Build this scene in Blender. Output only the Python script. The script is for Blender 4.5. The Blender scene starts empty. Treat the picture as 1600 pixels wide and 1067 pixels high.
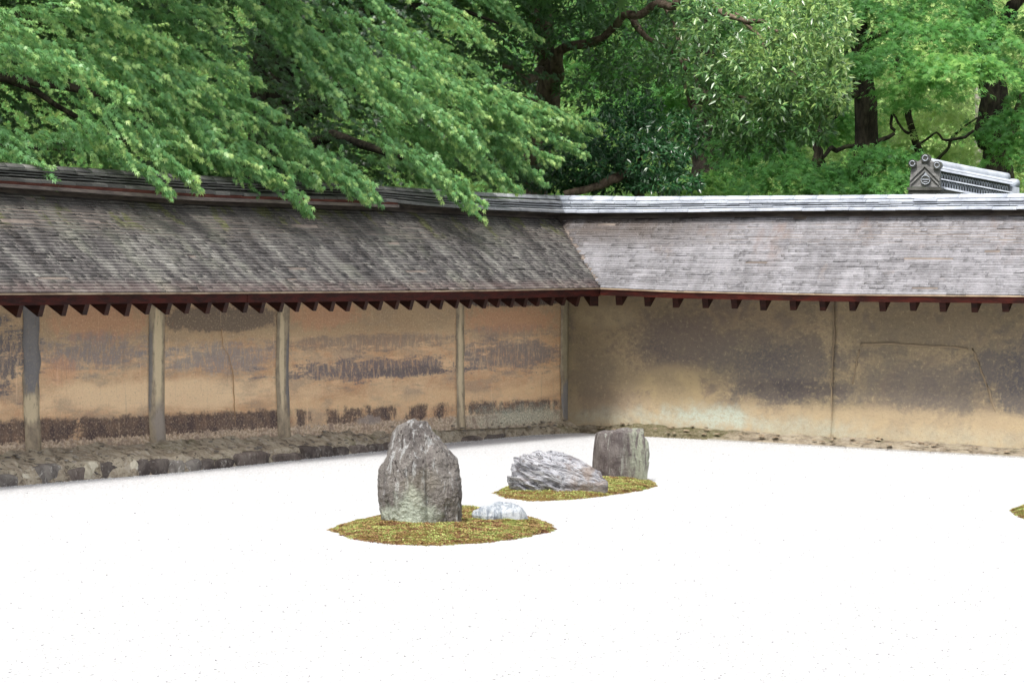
import bpy, math, random
import numpy as np
from mathutils import Vector, Matrix

random.seed(7)
rng = np.random.default_rng(7)
S = bpy.context.scene
COL = S.collection

# ------------------------------------------------------------------ camera
F = 5500.0                     # focal length in photo pixels (1600 wide)
CAMH = 1.392
cam_d = bpy.data.cameras.new("camera"); cam = bpy.data.objects.new("camera", cam_d); COL.objects.link(cam)
cam_d.sensor_width = 36.0; cam_d.lens = F / 1600 * 36.0
cam_d.clip_start = 0.1; cam_d.clip_end = 3000
PITCH = math.atan((533.5 - 423.6) / F); ROLL = 0.014
RM = Matrix.Rotation(math.pi / 2 - PITCH, 3, 'X') @ Matrix.Rotation(ROLL, 3, 'Z')
cam.matrix_world = Matrix.Translation((0, 0, CAMH)) @ RM.to_4x4()
S.camera = cam
S.render.resolution_x, S.render.resolution_y = 1024, 682

# ------------------------------------------------------------------ sky, sun, exposure
SUN_EL, SUN_AZ = math.radians(60), math.radians(-158)     # azimuth from +Y towards +X
w = bpy.data.worlds.new("World"); S.world = w; w.use_nodes = True
nt = w.node_tree; nt.nodes.clear()
sky = nt.nodes.new("ShaderNodeTexSky"); sky.sky_type = 'NISHITA'; sky.sun_disc = False
sky.sun_elevation = SUN_EL; sky.sun_rotation = SUN_AZ
sky.air_density = 1.0; sky.dust_density = 5.0; sky.ozone_density = 0.6
hsv = nt.nodes.new("ShaderNodeHueSaturation"); hsv.inputs['Saturation'].default_value = 0.35
bg = nt.nodes.new("ShaderNodeBackground"); bg.inputs[1].default_value = 0.08
out = nt.nodes.new("ShaderNodeOutputWorld")
nt.links.new(sky.outputs[0], hsv.inputs['Color']); nt.links.new(hsv.outputs[0], bg.inputs[0]); nt.links.new(bg.outputs[0], out.inputs[0])
sd = bpy.data.lights.new("sun", 'SUN'); sun = bpy.data.objects.new("sun", sd); COL.objects.link(sun)
sd.energy = 1.5; sd.angle = math.radians(11); sd.color = (1.0, 0.96, 0.9)
sv = Vector((math.sin(SUN_AZ) * math.cos(SUN_EL), math.cos(SUN_AZ) * math.cos(SUN_EL), math.sin(SUN_EL)))
sun.rotation_euler = sv.to_track_quat('Z', 'Y').to_euler()
S.view_settings.view_transform = 'Standard'; S.view_settings.look = 'None'
S.view_settings.exposure = 1.56; S.view_settings.gamma = 1; S.view_settings.use_curve_mapping = False

# ------------------------------------------------------------------ photo -> world
RN = np.array(RM)
def ray(px, py):
    d = RN @ np.array([(px - 800) / F, -(py - 533.5) / F, -1.0])
    return d
O = np.array([0, 0, CAMH])
def W(px, py, Y):
    d = ray(px, py); return O + d * (Y / d[1])
def gz(X):                                            # the gravel drains gently to the right
    t = X - 0.7
    return -0.02 * (math.sqrt(t * t + 0.2) + t) / 2 if t > -3 else 0.0
def gzv(X):
    t = X - 0.7
    return np.where(t > -3, -0.02 * (np.sqrt(t * t + 0.2) + t) / 2, 0.0)
def G(px, py):
    d = ray(px, py); z = 0.0
    for _ in range(6):
        p = O + d * ((z - CAMH) / d[2]); z = gz(p[0])
    return p

# ------------------------------------------------------------------ numpy noise
def _hash(ix, iy, iz, seed):
    h = (ix * 374761393 + iy * 668265263 + iz * 2147483647 + seed * 1274126177) & 0xFFFFFFFF
    h = ((h ^ (h >> 13)) * 1274126177) & 0xFFFFFFFF
    h = (h ^ (h >> 16)) & 0xFFFFFFFF
    return h.astype(np.float64) / 0xFFFFFFFF * 2 - 1
def vnoise(P, seed=0):
    P = np.asarray(P, float); i = np.floor(P).astype(np.int64); f = P - i; f = f * f * (3 - 2 * f)
    r = 0
    for a in (0, 1):
        for b in (0, 1):
            for c in (0, 1):
                wgt = (f[..., 0] if a else 1 - f[..., 0]) * (f[..., 1] if b else 1 - f[..., 1]) * (f[..., 2] if c else 1 - f[..., 2])
                r = r + wgt * _hash(i[..., 0] + a, i[..., 1] + b, i[..., 2] + c, seed)
    return r
def fbm(P, oct=4, seed=0, gain=0.5):
    P = np.asarray(P, float); s = 0; a = 1.0
    for k in range(oct):
        s = s + a * vnoise(P * 2 ** k + 17.3 * k, seed + k); a *= gain
    return s

# ------------------------------------------------------------------ object helpers
def tag(o, label=None, cat=None, group=None, kind=None):
    if label: o['label'] = label
    if cat: o['category'] = cat
    if group: o['group'] = group
    if kind: o['kind'] = kind
    return o
def empty(name, loc=(0, 0, 0)):
    o = bpy.data.objects.new(name, None); COL.objects.link(o); o.location = loc
    o.empty_display_size = 0.1
    return o
def link(name, me, mat, parent=None):
    o = bpy.data.objects.new(name, me); COL.objects.link(o)
    if mat is not None and len(me.materials) == 0: me.materials.append(mat)
    if parent is not None:
        o.parent = parent
        p = Vector((0, 0, 0)); q = parent
        while q is not None: p += q.location; q = q.parent
        o.location = -p                                # meshes are written in world coordinates
    return o
def mesh(name, V, Fc, smooth=False):
    me = bpy.data.meshes.new(name)
    me.from_pydata([tuple(map(float, v)) for v in V], [], [tuple(map(int, f)) for f in Fc])
    if smooth: me.polygons.foreach_set('use_smooth', [True] * len(me.polygons))
    me.update(); return me
def quads_mesh(name, V, Q, smooth=False, var=None):
    """V (n,3), Q (m,4) or (m,3)"""
    V = np.ascontiguousarray(V, np.float32); Q = np.ascontiguousarray(Q, np.int32); k = Q.shape[1]
    me = bpy.data.meshes.new(name)
    me.vertices.add(len(V)); me.vertices.foreach_set('co', V.ravel())
    me.loops.add(Q.size); me.loops.foreach_set('vertex_index', Q.ravel())
    me.polygons.add(len(Q)); me.polygons.foreach_set('loop_start', np.arange(0, Q.size, k, dtype=np.int32))
    if smooth: me.polygons.foreach_set('use_smooth', np.ones(len(Q), bool))
    me.update(calc_edges=True)
    if var is not None:
        a = me.attributes.new('var', 'FLOAT', 'POINT'); a.data.foreach_set('value', np.ascontiguousarray(var, np.float32))
    return me
BOXF = [(0, 3, 2, 1), (4, 5, 6, 7), (0, 1, 5, 4), (1, 2, 6, 5), (2, 3, 7, 6), (3, 0, 4, 7)]
class MB:
    def __init__(s): s.V = []; s.F = []
    def hexa(s, pts):                                   # 8 points: bottom loop, top loop
        n = len(s.V); s.V += [tuple(p) for p in pts]; s.F += [tuple(n + i for i in f) for f in BOXF]
    def tube(s, pts, rad, n=8, cap=True):
        pts = [Vector(p) for p in pts]; base = len(s.V); k = len(pts)
        for i, p in enumerate(pts):
            t = (pts[min(i + 1, k - 1)] - pts[max(i - 1, 0)]).normalized()
            a = t.cross(Vector((0, 0, 1)) if abs(t.z) < 0.9 else Vector((0, 1, 0))).normalized(); b = t.cross(a)
            r = rad[i] if hasattr(rad, '__len__') else rad
            for j in range(n):
                th = 2 * math.pi * j / n
                s.V.append(tuple(p + (a * math.cos(th) + b * math.sin(th)) * r))
        for i in range(k - 1):
            for j in range(n):
                s.F.append((base + i * n + j, base + i * n + (j + 1) % n, base + (i + 1) * n + (j + 1) % n, base + (i + 1) * n + j))
        if cap:
            s.F.append(tuple(base + j for j in range(n))[::-1]); s.F.append(tuple(base + (k - 1) * n + j for j in range(n)))
    def build(s, name, mat, parent=None, smooth=False): return link(name, mesh(name, s.V, s.F, smooth), mat, parent)

# ------------------------------------------------------------------ node helpers
class NG:
    def __init__(s, name):
        s.m = bpy.data.materials.new(name); s.m.use_nodes = True; s.t = s.m.node_tree; s.t.nodes.clear()
        s.out = s.t.nodes.new('ShaderNodeOutputMaterial')
    def n(s, typ, **kw):
        nd = s.t.nodes.new(typ)
        for k, v in kw.items(): setattr(nd, k, v)
        return nd
    def set(s, sock, v):
        if v is None: return
        if isinstance(v, bpy.types.NodeSocket): s.t.links.new(v, sock)
        else:
            if isinstance(v, (tuple, list)) and len(v) == 3 and sock.type == 'RGBA': v = (*v, 1)
            sock.default_value = v
    def math(s, op, a, b=None, c=None, clamp=False):
        nd = s.n('ShaderNodeMath', operation=op, use_clamp=clamp)
        s.set(nd.inputs[0], a); s.set(nd.inputs[1], b); s.set(nd.inputs[2], c); return nd.outputs[0]
    def add(s, a, b): return s.math('ADD', a, b)
    def mul(s, a, b): return s.math('MULTIPLY', a, b)
    def sub(s, a, b): return s.math('SUBTRACT', a, b)
    def pos(s): return s.n('ShaderNodeNewGeometry').outputs['Position']
    def dot(s, v, d):
        nd = s.n('ShaderNodeVectorMath', operation='DOT_PRODUCT'); s.set(nd.inputs[0], v); nd.inputs[1].default_value = d; return nd.outputs['Value']
    def xyz(s, x, y, z):
        nd = s.n('ShaderNodeCombineXYZ'); s.set(nd.inputs[0], x); s.set(nd.inputs[1], y); s.set(nd.inputs[2], z); return nd.outputs[0]
    def noise(s, v, sc, det=4, rough=0.55, dist=0.0):
        nd = s.n('ShaderNodeTexNoise'); s.set(nd.inputs['Vector'], v); nd.inputs['Scale'].default_value = sc
        nd.inputs['Detail'].default_value = det; nd.inputs['Roughness'].default_value = rough; nd.inputs['Distortion'].default_value = dist
        return nd.outputs['Fac']
    def voro(s, v, sc, feature='F1', out='Distance'):
        nd = s.n('ShaderNodeTexVoronoi', feature=feature); s.set(nd.inputs['Vector'], v); nd.inputs['Scale'].default_value = sc; return nd.outputs[out]
    def sm(s, x, lo, hi, a=0.0, b=1.0):
        nd = s.n('ShaderNodeMapRange', interpolation_type='SMOOTHSTEP'); s.set(nd.inputs[0], x)
        nd.inputs[1].default_value = lo; nd.inputs[2].default_value = hi; nd.inputs[3].default_value = a; nd.inputs[4].default_value = b
        return nd.outputs[0]
    def ramp(s, x, stops, interp='LINEAR'):
        nd = s.n('ShaderNodeValToRGB'); cr = nd.color_ramp; cr.interpolation = interp
        while len(cr.elements) < len(stops): cr.elements.new(0.5)
        for e, (p, c) in zip(cr.elements, stops): e.position = p; e.color = (*c, 1)
        s.set(nd.inputs[0], x); return nd.outputs[0]
    def mix(s, f, a, b, mode='MIX'):
        nd = s.n('ShaderNodeMix', data_type='RGBA', blend_type=mode); s.set(nd.inputs[0], f); s.set(nd.inputs[6], a); s.set(nd.inputs[7], b); return nd.outputs[2]
    def hsv(s, c, sat, val):
        nd = s.n('ShaderNodeHueSaturation'); s.set(nd.inputs['Color'], c); nd.inputs['Saturation'].default_value = sat; nd.inputs['Value'].default_value = val; return nd.outputs[0]
    def attr(s, name): return s.n('ShaderNodeAttribute', attribute_name=name).outputs['Fac']
    def scale(s, v, k): 
        nd = s.n('ShaderNodeVectorMath', operation='MULTIPLY'); s.set(nd.inputs[0], v); nd.inputs[1].default_value = k; return nd.outputs[0]
    def bump(s, h, dist=0.01, strength=1.0, normal=None):
        nd = s.n('ShaderNodeBump'); nd.inputs['Strength'].default_value = strength; nd.inputs['Distance'].default_value = dist
        s.set(nd.inputs['Height'], h)
        if normal is not None: s.set(nd.inputs['Normal'], normal)
        return nd.outputs[0]
    def principled(s, col, rough=0.8, spec=0.3, normal=None):
        nd = s.n('ShaderNodeBsdfPrincipled'); s.set(nd.inputs['Base Color'], col); s.set(nd.inputs['Roughness'], rough)
        nd.inputs['Specular IOR Level'].default_value = spec
        if normal is not None: s.set(nd.inputs['Normal'], normal)
        return nd.outputs[0]
    def done(s, sh): s.t.links.new(sh, s.out.inputs[0]); return s.m

def lin(r, g, b):
    f = lambda c: (c / 255 / 12.92) if c <= 10 else ((c / 255 + 0.055) / 1.055) ** 2.4
    return (f(r), f(g), f(b))

# ------------------------------------------------------------------ wall frames
TH = math.atan(0.46); sT, cT = math.sin(TH), math.cos(TH)
E0 = np.array([0.747, 30.0, 0.0])
DL = np.array([-sT, -cT, 0.0]); DR = np.array([cT, -sT, 0.0])
RUN, OVER = 0.775, 0.522
class Frame:
    def __init__(s, D, B): s.D, s.B = D, B
    def P(s, a, w, z): return E0 + s.D * a + s.B * w + np.array([0, 0, z])
    def hit(s, px, py, w):                               # pixel on the vertical plane at offset w -> (along, z)
        d = ray(px, py); k = (np.dot(E0 + s.B * w - O, s.B)) / np.dot(d, s.B)
        p = O + d * k; return float(np.dot(p - E0, s.D)), float(p[2])
    def fit(s, pts, w):
        q = sorted(s.hit(x, y, w) for x, y in pts)
        A = np.array([a for a, _ in q]); Z = np.array([z for _, z in q])
        def f(a):
            a = np.asarray(a, float)
            sl, sr = (Z[1] - Z[0]) / (A[1] - A[0]), (Z[-1] - Z[-2]) / (A[-1] - A[-2])
            r = np.interp(a, A, Z)
            r = np.where(a < A[0], Z[0] + (a - A[0]) * sl * 0.3, r)
            return np.where(a > A[-1], Z[-1] + (a - A[-1]) * sr * 0.3, r)
        return f
FL, FR = Frame(DL, -DR), Frame(DR, -DL)
FL.end, FR.end = 13.0, 8.5
FL.eave = FL.fit([(0, 455), (300, 454), (540, 452.5), (760, 450.5), (938, 447.5)], 0.0)
FR.eave = FR.fit([(938, 447.5), (1000, 450), (1060, 452.5), (1300, 457), (1600, 459.5)], 0.0)
FL.top = FL.fit([(0, 311), (300, 329), (600, 338), (760, 345), (866, 349)], 0.66)
FR.top = FR.fit([(868, 349), (1000, 349), (1300, 347), (1600, 346)], 0.66)
FL.rtop = FL.fit([(0, 254), (300, 273), (600, 291), (760, 301), (865, 305)], RUN)
FR.rtop = FR.fit([(865, 305), (1000, 307), (1300, 305), (1600, 302)], RUN)
FL.base = FL.fit([(0, 708), (100, 699), (200, 693), (300, 688), (400, 682), (500, 675), (600, 668), (720, 661), (888, 655)], OVER)
FR.base = FR.fit([(888, 655), (1000, 659), (1150, 669), (1300, 680), (1450, 689), (1600, 697)], OVER)
def roofz(fr, a, w):
    t = w / 0.66
    return fr.eave(a) + (fr.top(a) - fr.eave(a)) * (0.93 * t + 0.07 * t * t)

# ------------------------------------------------------------------ materials: walls
def wall_coords(g, fr):
    p = g.pos(); u = g.sub(g.dot(p, tuple(fr.D)), float(np.dot(E0, fr.D))); z = g.dot(p, (0, 0, 1))
    return p, u, z
def blob(g, fr, u, z, nz, rect, soft=0.5, amp=1.0):
    """rect = photo px box (x0,y0,x1,y1) on the wall face -> soft ragged mask"""
    x0, y0, x1, y1 = rect
    a0, z0 = fr.hit(x0, y1, OVER); a1, z1 = fr.hit(x1, y0, OVER)
    cu, ru = (a0 + a1) / 2, abs(a1 - a0) / 2; cz, rz = (z0 + z1) / 2, abs(z1 - z0) / 2
    du = g.mul(g.sub(u, cu), 1 / ru); dz = g.mul(g.sub(z, cz), 1 / rz)
    r = g.math('SQRT', g.add(g.mul(du, du), g.mul(dz, dz)))
    r = g.add(r, g.mul(g.sub(nz, 0.5), amp * 2.6))
    r = g.add(r, g.mul(g.sub(g.rag, 0.5), amp * 1.1))
    return g.sm(r, 1 + soft * 0.5, 1 - soft * 0.5)
def bandmask(g, fr, z, u, pxpts, nz, amp, soft):
    """1 below the line through photo points on the wall face"""
    q = sorted(fr.hit(x, y, OVER) for x, y in pxpts); (a0, z0), (a1, z1) = q[0], q[-1]
    k = (z1 - z0) / (a1 - a0)
    line = g.add(g.mul(g.sub(u, a0), k), z0)
    d = g.add(g.sub(line, z), g.mul(g.sub(nz, 0.5), amp * 2))
    return g.sm(d, -soft, soft)

def AU(px): return FL.hit(px, 640, OVER)[0]
def mat_left():
    g = NG('left_plaster'); p, u, z = wall_coords(g, FL)
    uz = g.xyz(u, z, 0.0); st = g.xyz(g.mul(u, 0.35), g.mul(z, 1.6), 0.0); stripe = g.xyz(g.mul(u, 1.0), g.mul(z, 4.0), 3.0)
    big = g.noise(st, 2.2, 5, 0.6); mid = g.noise(uz, 9, 6, 0.65); fine = g.noise(uz, 60, 5, 0.7); grit = g.noise(uz, 220, 3, 0.6)
    strat = g.noise(stripe, 1.6, 6, 0.62)
    hor = g.noise(g.xyz(g.mul(u, 0.8), g.mul(z, 6.0), 1.0), 3.0, 7, 0.7)
    g.rag = g.noise(g.xyz(g.mul(u, 1.0), g.mul(z, 2.0), 7.0), 26, 6, 0.75)
    base = g.mix(g.sm(big, 0.35, 0.65), lin(178, 134, 86), lin(196, 160, 112))
    base = g.mix(g.mul(g.sm(mid, 0.45, 0.7), 0.55), base, lin(176, 116, 64))
    base = g.mix(g.sm(strat, 0.50, 0.62, 0, 0.55), base, lin(150, 128, 106))
    base = g.mix(g.sm(hor, 0.56, 0.66, 0, 0.5), base, lin(212, 172, 118))
    base = g.mix(g.sm(hor, 0.44, 0.36, 0, 0.45), base, lin(132, 110, 94))
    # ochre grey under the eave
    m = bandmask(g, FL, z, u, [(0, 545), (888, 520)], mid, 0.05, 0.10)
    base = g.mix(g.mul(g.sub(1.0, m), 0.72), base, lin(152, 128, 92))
    # long lichen-grey bands half way up
    flk = g.sm(g.noise(g.xyz(g.mul(u, 2.4), g.mul(z, 1.1), 11.0), 9, 7, 0.72, 0.6), 0.40, 0.52, 0.35, 1.0)
    for (r, a, c, s) in [((60, 520, 235, 580), 0.9, lin(122, 118, 120), 0.9), ((255, 535, 435, 585), 0.85, lin(128, 124, 126), 0.9),
                         ((452, 555, 715, 600), 1.0, lin(98, 92, 98), 0.35), ((452, 520, 715, 550), 0.75, lin(120, 106, 98), 0.6),
                         ((728, 530, 880, 580), 0.95, lin(112, 104, 104), 0.6), ((560, 570, 700, 590), 0.9, lin(92, 84, 88), 0.3),
                         ((-120, 500, 45, 625), 1.0, lin(84, 84, 92), 0.5), ((745, 505, 850, 530), 0.6, lin(118, 108, 104), 0.6)]:
        k = blob(g, FL, u, z, hor, r, s, 1.3)
        base = g.mix(g.mul(g.mul(g.mul(k, a), flk), g.sm(fine, 0.3, 0.6, 0.55, 1.0)), base, c)
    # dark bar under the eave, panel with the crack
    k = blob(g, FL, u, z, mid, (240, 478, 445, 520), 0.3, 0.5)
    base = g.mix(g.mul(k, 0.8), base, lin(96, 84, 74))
    k = blob(g, FL, u, z, mid, (700, 456, 890, 480), 0.25, 0.3)
    base = g.mix(k, base, lin(74, 68, 66))
    # pale belt lower down
    k = blob(g, FL, u, z, strat, (40, 585, 460, 650), 0.9, 0.9)
    base = g.mix(g.mul(k, 0.75), base, lin(218, 184, 134))
    k = blob(g, FL, u, z, strat, (430, 600, 890, 650), 0.9, 0.9)
    base = g.mix(g.mul(k, 0.55), base, lin(206, 168, 112))
    for r in [(80, 470, 230, 530), (70, 560, 120, 600), (730, 480, 870, 520), (455, 470, 560, 515)]:
        k = blob(g, FL, u, z, mid, r, 0.9, 1.0); base = g.mix(g.mul(k, 0.5), base, lin(186, 118, 68))
    # damp dark band near the foot, with a ragged top and flaking below
    rag = g.noise(g.xyz(g.mul(u, 0.8), g.mul(z, 1.2), 5.0), 6, 9, 0.70, 0.5)
    for _ in (0,):
        rag2 = g.add(g.mul(rag, 0.55), g.add(g.mul(fine, 0.15), g.mul(g.rag, 0.30)))
        up = bandmask(g, FL, z, u, [(0, 658), (888, 624)], rag2, 0.13, 0.016)
        lo = bandmask(g, FL, z, u, [(0, 694), (888, 640)], g.add(g.mul(mid, 0.5), g.mul(g.rag, 0.5)), 0.10, 0.008)
        dk = g.mul(up, g.sub(1.0, lo)); dk = g.mul(dk, g.sm(g.add(g.noise(uz, 2.6, 5, 0.6), g.mul(g.sub(g.rag, 0.5), 0.4)), 0.30, 0.40))
        gate_ = g.sm(g.add(g.noise(g.xyz(g.mul(u, 1.0), g.mul(z, 0.6), 14.0), 4.2, 5, 0.65), g.mul(g.sub(g.rag, 0.5), 0.3)), 0.44, 0.56); dk = g.mul(dk, g.math('MAXIMUM', gate_, g.sm(u, AU(452) - 0.1, AU(452) + 0.1)))
        base = g.mix(g.mul(dk, g.sm(mid, 0.35, 0.65, 0.97, 0.78)), base, g.mix(g.sm(fine, 0.4, 0.7), lin(62, 50, 52), lin(96, 80, 76)))
        low = g.mix(g.sm(g.rag, 0.44, 0.58), lin(142, 120, 96), lin(186, 168, 144))
        low = g.mix(g.sm(mid, 0.5, 0.65), low, lin(120, 104, 96))
        base = g.mix(g.mul(lo, 0.85), base, low)
    k = blob(g, FL, u, z, mid, (735, 632, 885, 672), 1.6, 1.2)
    base = g.mix(g.mul(k, 0.7), base, g.mix(g.sm(fine, 0.4, 0.6), lin(128, 136, 116), lin(186, 188, 168)))
    k = blob(g, FL, u, z, mid, (556, 648, 596, 664), 0.5, 0.8); base = g.mix(g.mul(k, 0.8), base, lin(140, 128, 120))
    base = g.mix(g.sm(g.rag, 0.56, 0.70, 0, 0.45), base, lin(214, 180, 132)); base = g.mix(g.sm(g.rag, 0.44, 0.30, 0, 0.45), base, lin(112, 92, 78))
    base = g.mix(g.sm(fine, 0.54, 0.68, 0, 0.35), base, lin(226, 198, 156)); base = g.mix(g.sm(fine, 0.44, 0.32, 0, 0.35), base, lin(104, 84, 70))
    # fine flecks, drips
    base = g.mix(g.sm(grit, 0.5, 0.75, 0.0, 0.35), base, lin(110, 86, 66))
    dr = g.noise(g.xyz(g.mul(u, 9.0), g.mul(z, 0.7), 2.0), 3.0, 4, 0.6)
    base = g.mix(g.sm(dr, 0.62, 0.72, 0.0, 0.3), base, lin(222, 186, 140))
    base = g.mix(g.sm(g.noise(g.xyz(g.mul(u, 7.0), g.mul(z, 0.8), 8.0), 2.4, 4, 0.6), 0.6, 0.75, 0.0, 0.3), base, lin(120, 104, 92))
    h = g.add(g.mul(fine, 0.5), g.add(g.mul(mid, 0.8), g.mul(grit, 0.2)))
    return g.done(g.principled(g.hsv(base, 0.80, 1.42), 0.93, 0.15, g.bump(h, 0.02, 0.8)))

def mat_right():
    g = NG('right_plaster'); p, u, z = wall_coords(g, FR)
    uz = g.xyz(u, z, 0.0); st = g.xyz(g.mul(u, 0.6), g.mul(z, 1.0), 0.0)
    big = g.noise(st, 2.0, 5, 0.6, 0.4); mid = g.noise(uz, 7, 7, 0.65); fine = g.noise(uz, 45, 5, 0.7); grit = g.noise(uz, 200, 3, 0.6)
    sup = g.noise(g.xyz(u, z, 4.0), 3.2, 8, 0.66, 0.3)
    g.rag = g.noise(uz, 26, 6, 0.75)
    base = g.mix(g.sm(big, 0.35, 0.65), lin(142, 126, 92), lin(164, 142, 100))
    base = g.mix(g.mul(g.sm(sup, 0.5, 0.66), 0.8), base, lin(112, 98, 88))
    yel = lin(196, 166, 112)
    for (r, a, c, s) in [((985, 490, 1130, 580), 0.95, lin(96, 86, 84), 0.5), ((1120, 520, 1310, 625), 1.0, lin(94, 88, 86), 0.5),
                         ((900, 520, 960, 600), 0.4, lin(104, 96, 84), 0.9), ((1000, 475, 1300, 525), 0.5, lin(112, 92, 80), 0.9),
                         ((1335, 560, 1560, 655), 0.9, lin(100, 93, 90), 0.5), ((1320, 470, 1620, 545), 0.7, lin(112, 98, 80), 0.7),
                         ((1530, 520, 1750, 660), 1.0, lin(82, 80, 86), 0.5), ((1170, 595, 1300, 625), 0.9, lin(78, 73, 76), 0.5),
                         ((900, 560, 1000, 650), 0.35, lin(120, 106, 90), 0.8)]:
        k = blob(g, FR, u, z, sup, r, s * 1.9, 1.35)
        base = g.mix(g.mul(g.mul(k, a), g.sm(fine, 0.3, 0.62, 0.7, 1.0)), base, c)
    m = bandmask(g, FR, z, u, [(888, 620), (1600, 650)], sup, 0.13, 0.05)
    base = g.mix(g.mul(m, 0.85), base, g.mix(mid, lin(146, 128, 98), lin(174, 152, 112)))
    for (r, a, c, s) in [((1000, 575, 1110, 630), 0.8, lin(168, 146, 100), 0.7), ((900, 610, 1010, 650), 0.4, lin(118, 100, 88), 0.8),
                         ((895, 480, 990, 510), 0.5, lin(178, 160, 120), 0.8)]:
        k = blob(g, FR, u, z, sup, r, s, 0.9); base = g.mix(g.mul(k, a), base, c)
    base = g.mix(g.sm(sup, 0.55, 0.42, 0, 0.35), base, lin(126, 112, 92)); base = g.mix(g.sm(g.rag, 0.54, 0.68, 0, 0.4), base, lin(178, 158, 116)); base = g.mix(g.sm(g.rag, 0.44, 0.32, 0, 0.4), base, lin(92, 82, 74))
    # verdigris-coloured lichen at the foot
    for r, a in [((1030, 638, 1180, 668), 0.95), ((1100, 640, 1160, 662), 0.5), ((900, 640, 1010, 664), 0.45), ((1180, 655, 1330, 682), 0.5), ((1340, 676, 1640, 696), 0.3)]:
        k = blob(g, FR, u, z, mid, r, 1.6, 1.3); base = g.mix(g.mul(g.mul(k, a * 0.8), g.sm(g.rag, 0.38, 0.56, 0.4, 1.0)), base, g.mix(fine, lin(136, 150, 136), lin(182, 194, 182)))
    # scratches and chips
    chips = g.sm(g.voro(uz, 26), 0.10, 0.05)
    chips = g.mul(chips, g.sm(g.noise(uz, 5, 4, 0.6), 0.52, 0.66))
    base = g.mix(g.mul(chips, 0.8), base, lin(206, 184, 140))
    base = g.mix(g.sm(g.noise(g.xyz(g.mul(u, 11.0), g.mul(z, 1.5), 6.0), 2.6, 5, 0.6), 0.68, 0.76, 0.0, 0.55), base, lin(186, 166, 122))
    base = g.mix(g.sm(grit, 0.45, 0.75, 0.0, 0.35), base, lin(84, 72, 62))
    h = g.add(g.mul(fine, 0.5), g.add(g.mul(mid, 0.8), g.mul(grit, 0.2)))
    return g.done(g.principled(g.hsv(base, 0.82, 1.10), 0.93, 0.15, g.bump(h, 0.016, 0.7)))

def mat_post(fr):
    g = NG('post_plaster'); p, u, z = wall_coords(g, fr); uz = g.xyz(u, z, 0.0)
    g.rag = g.noise(g.xyz(g.mul(u, 2.0), g.mul(z, 0.8), 7.0), 14, 6, 0.7); mid = g.noise(g.xyz(g.mul(u, 2.0), g.mul(z, 0.7), 1.0), 7, 5, 0.6)
    f = g.noise(uz, 50, 4, 0.7); n = g.noise(uz, 9, 6, 0.68)
    c = g.mix(g.sm(n, 0.38, 0.62), lin(136, 122, 102), lin(168, 150, 122))
    cream, grey = lin(208, 188, 148), lin(118, 117, 120)
    for (r, col, a, s_) in [((30, 440, 70, 618), grey, 0.9, 0.25), ((34, 615, 64, 660), cream, 0.8, 0.5), ((239, 470, 255, 640), cream, 0.95, 0.6), ((228, 500, 239, 640), grey, 0.7, 0.5), ((238, 630, 258, 700), lin(150, 140, 132), 0.8, 0.8),
                            ((436, 460, 446, 640), cream, 0.9, 0.6), ((446, 520, 454, 640), grey, 0.8, 0.6), ((714, 480, 724, 670), cream, 0.8, 0.8), ((878, 470, 890, 600), lin(150, 142, 112), 0.7, 0.8), ((876, 595, 892, 660), lin(128, 126, 126), 0.9, 0.4)]:
        k = blob(g, fr, u, z, mid, r, s_, 0.55); c = g.mix(g.mul(k, a), c, col)
    c = g.mix(g.sm(g.rag, 0.56, 0.66, 0.0, 0.5), c, lin(112, 98, 86)); c = g.mix(g.sm(f, 0.5, 0.7, 0.0, 0.3), c, lin(176, 160, 132))
    return g.done(g.principled(g.hsv(c, 0.85, 1.1), 0.93, 0.15, g.bump(g.add(f, n), 0.012, 0.7)))

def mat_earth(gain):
    g = NG('ledge_earth'); p = g.pos(); n = g.noise(p, 7, 7, 0.68); f = g.noise(p, 55, 5, 0.7); b = g.noise(g.scale(p, (1, 1, 3)), 3, 5, 0.6)
    c = g.ramp(n, [(0.3, lin(124, 110, 94)), (0.45, lin(168, 152, 128)), (0.6, lin(196, 182, 154)), (0.75, lin(148, 134, 120))])
    c = g.mix(g.sm(f, 0.5, 0.7, 0.0, 0.6), c, lin(196, 184, 160))
    c = g.mix(g.sm(b, 0.54, 0.70, 0.0, 0.55), c, lin(122, 120, 78)); lr = g.noise(g.xyz(g.dot(p, (0.8, -0.37, 0)), g.mul(g.dot(p, (0.4, 0.9, 0)), 2.2), g.mul(g.dot(p, (0, 0, 1)), 5.0)), 7, 7, 0.75, 0.6); c = g.mix(g.sm(lr, 0.54, 0.58, 0, 0.6), c, lin(206, 196, 176)); c = g.mix(g.sm(lr, 0.45, 0.40, 0, 0.7), c, lin(62, 54, 46))
    # the moss in the corner
    cx, cy = 1.25, 30.1
    d = g.math('SQRT', g.add(g.math('POWER', g.mul(g.sub(g.dot(p, (1, 0, 0)), cx), 1 / 0.75), 2.0), g.math('POWER', g.mul(g.sub(g.dot(p, (0, 1, 0)), cy), 1 / 0.6), 2.0)))
    d = g.add(d, g.mul(g.sub(n, 0.5), 1.6))
    c = g.mix(g.mul(g.sm(d, 1.1, 0.6, 0, 0.8), g.sm(f, 0.36, 0.56, 0.35, 1.0)), c, g.mix(g.noise(p, 5, 4, 0.6), lin(104, 80, 58), lin(106, 120, 56)))
    h = g.add(g.add(f, g.mul(n, 1.2)), g.mul(lr, 2.5))
    return g.done(g.principled(g.hsv(c, 0.85, gain), 0.95, 0.1, g.bump(h, 0.03, 0.6)))

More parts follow.
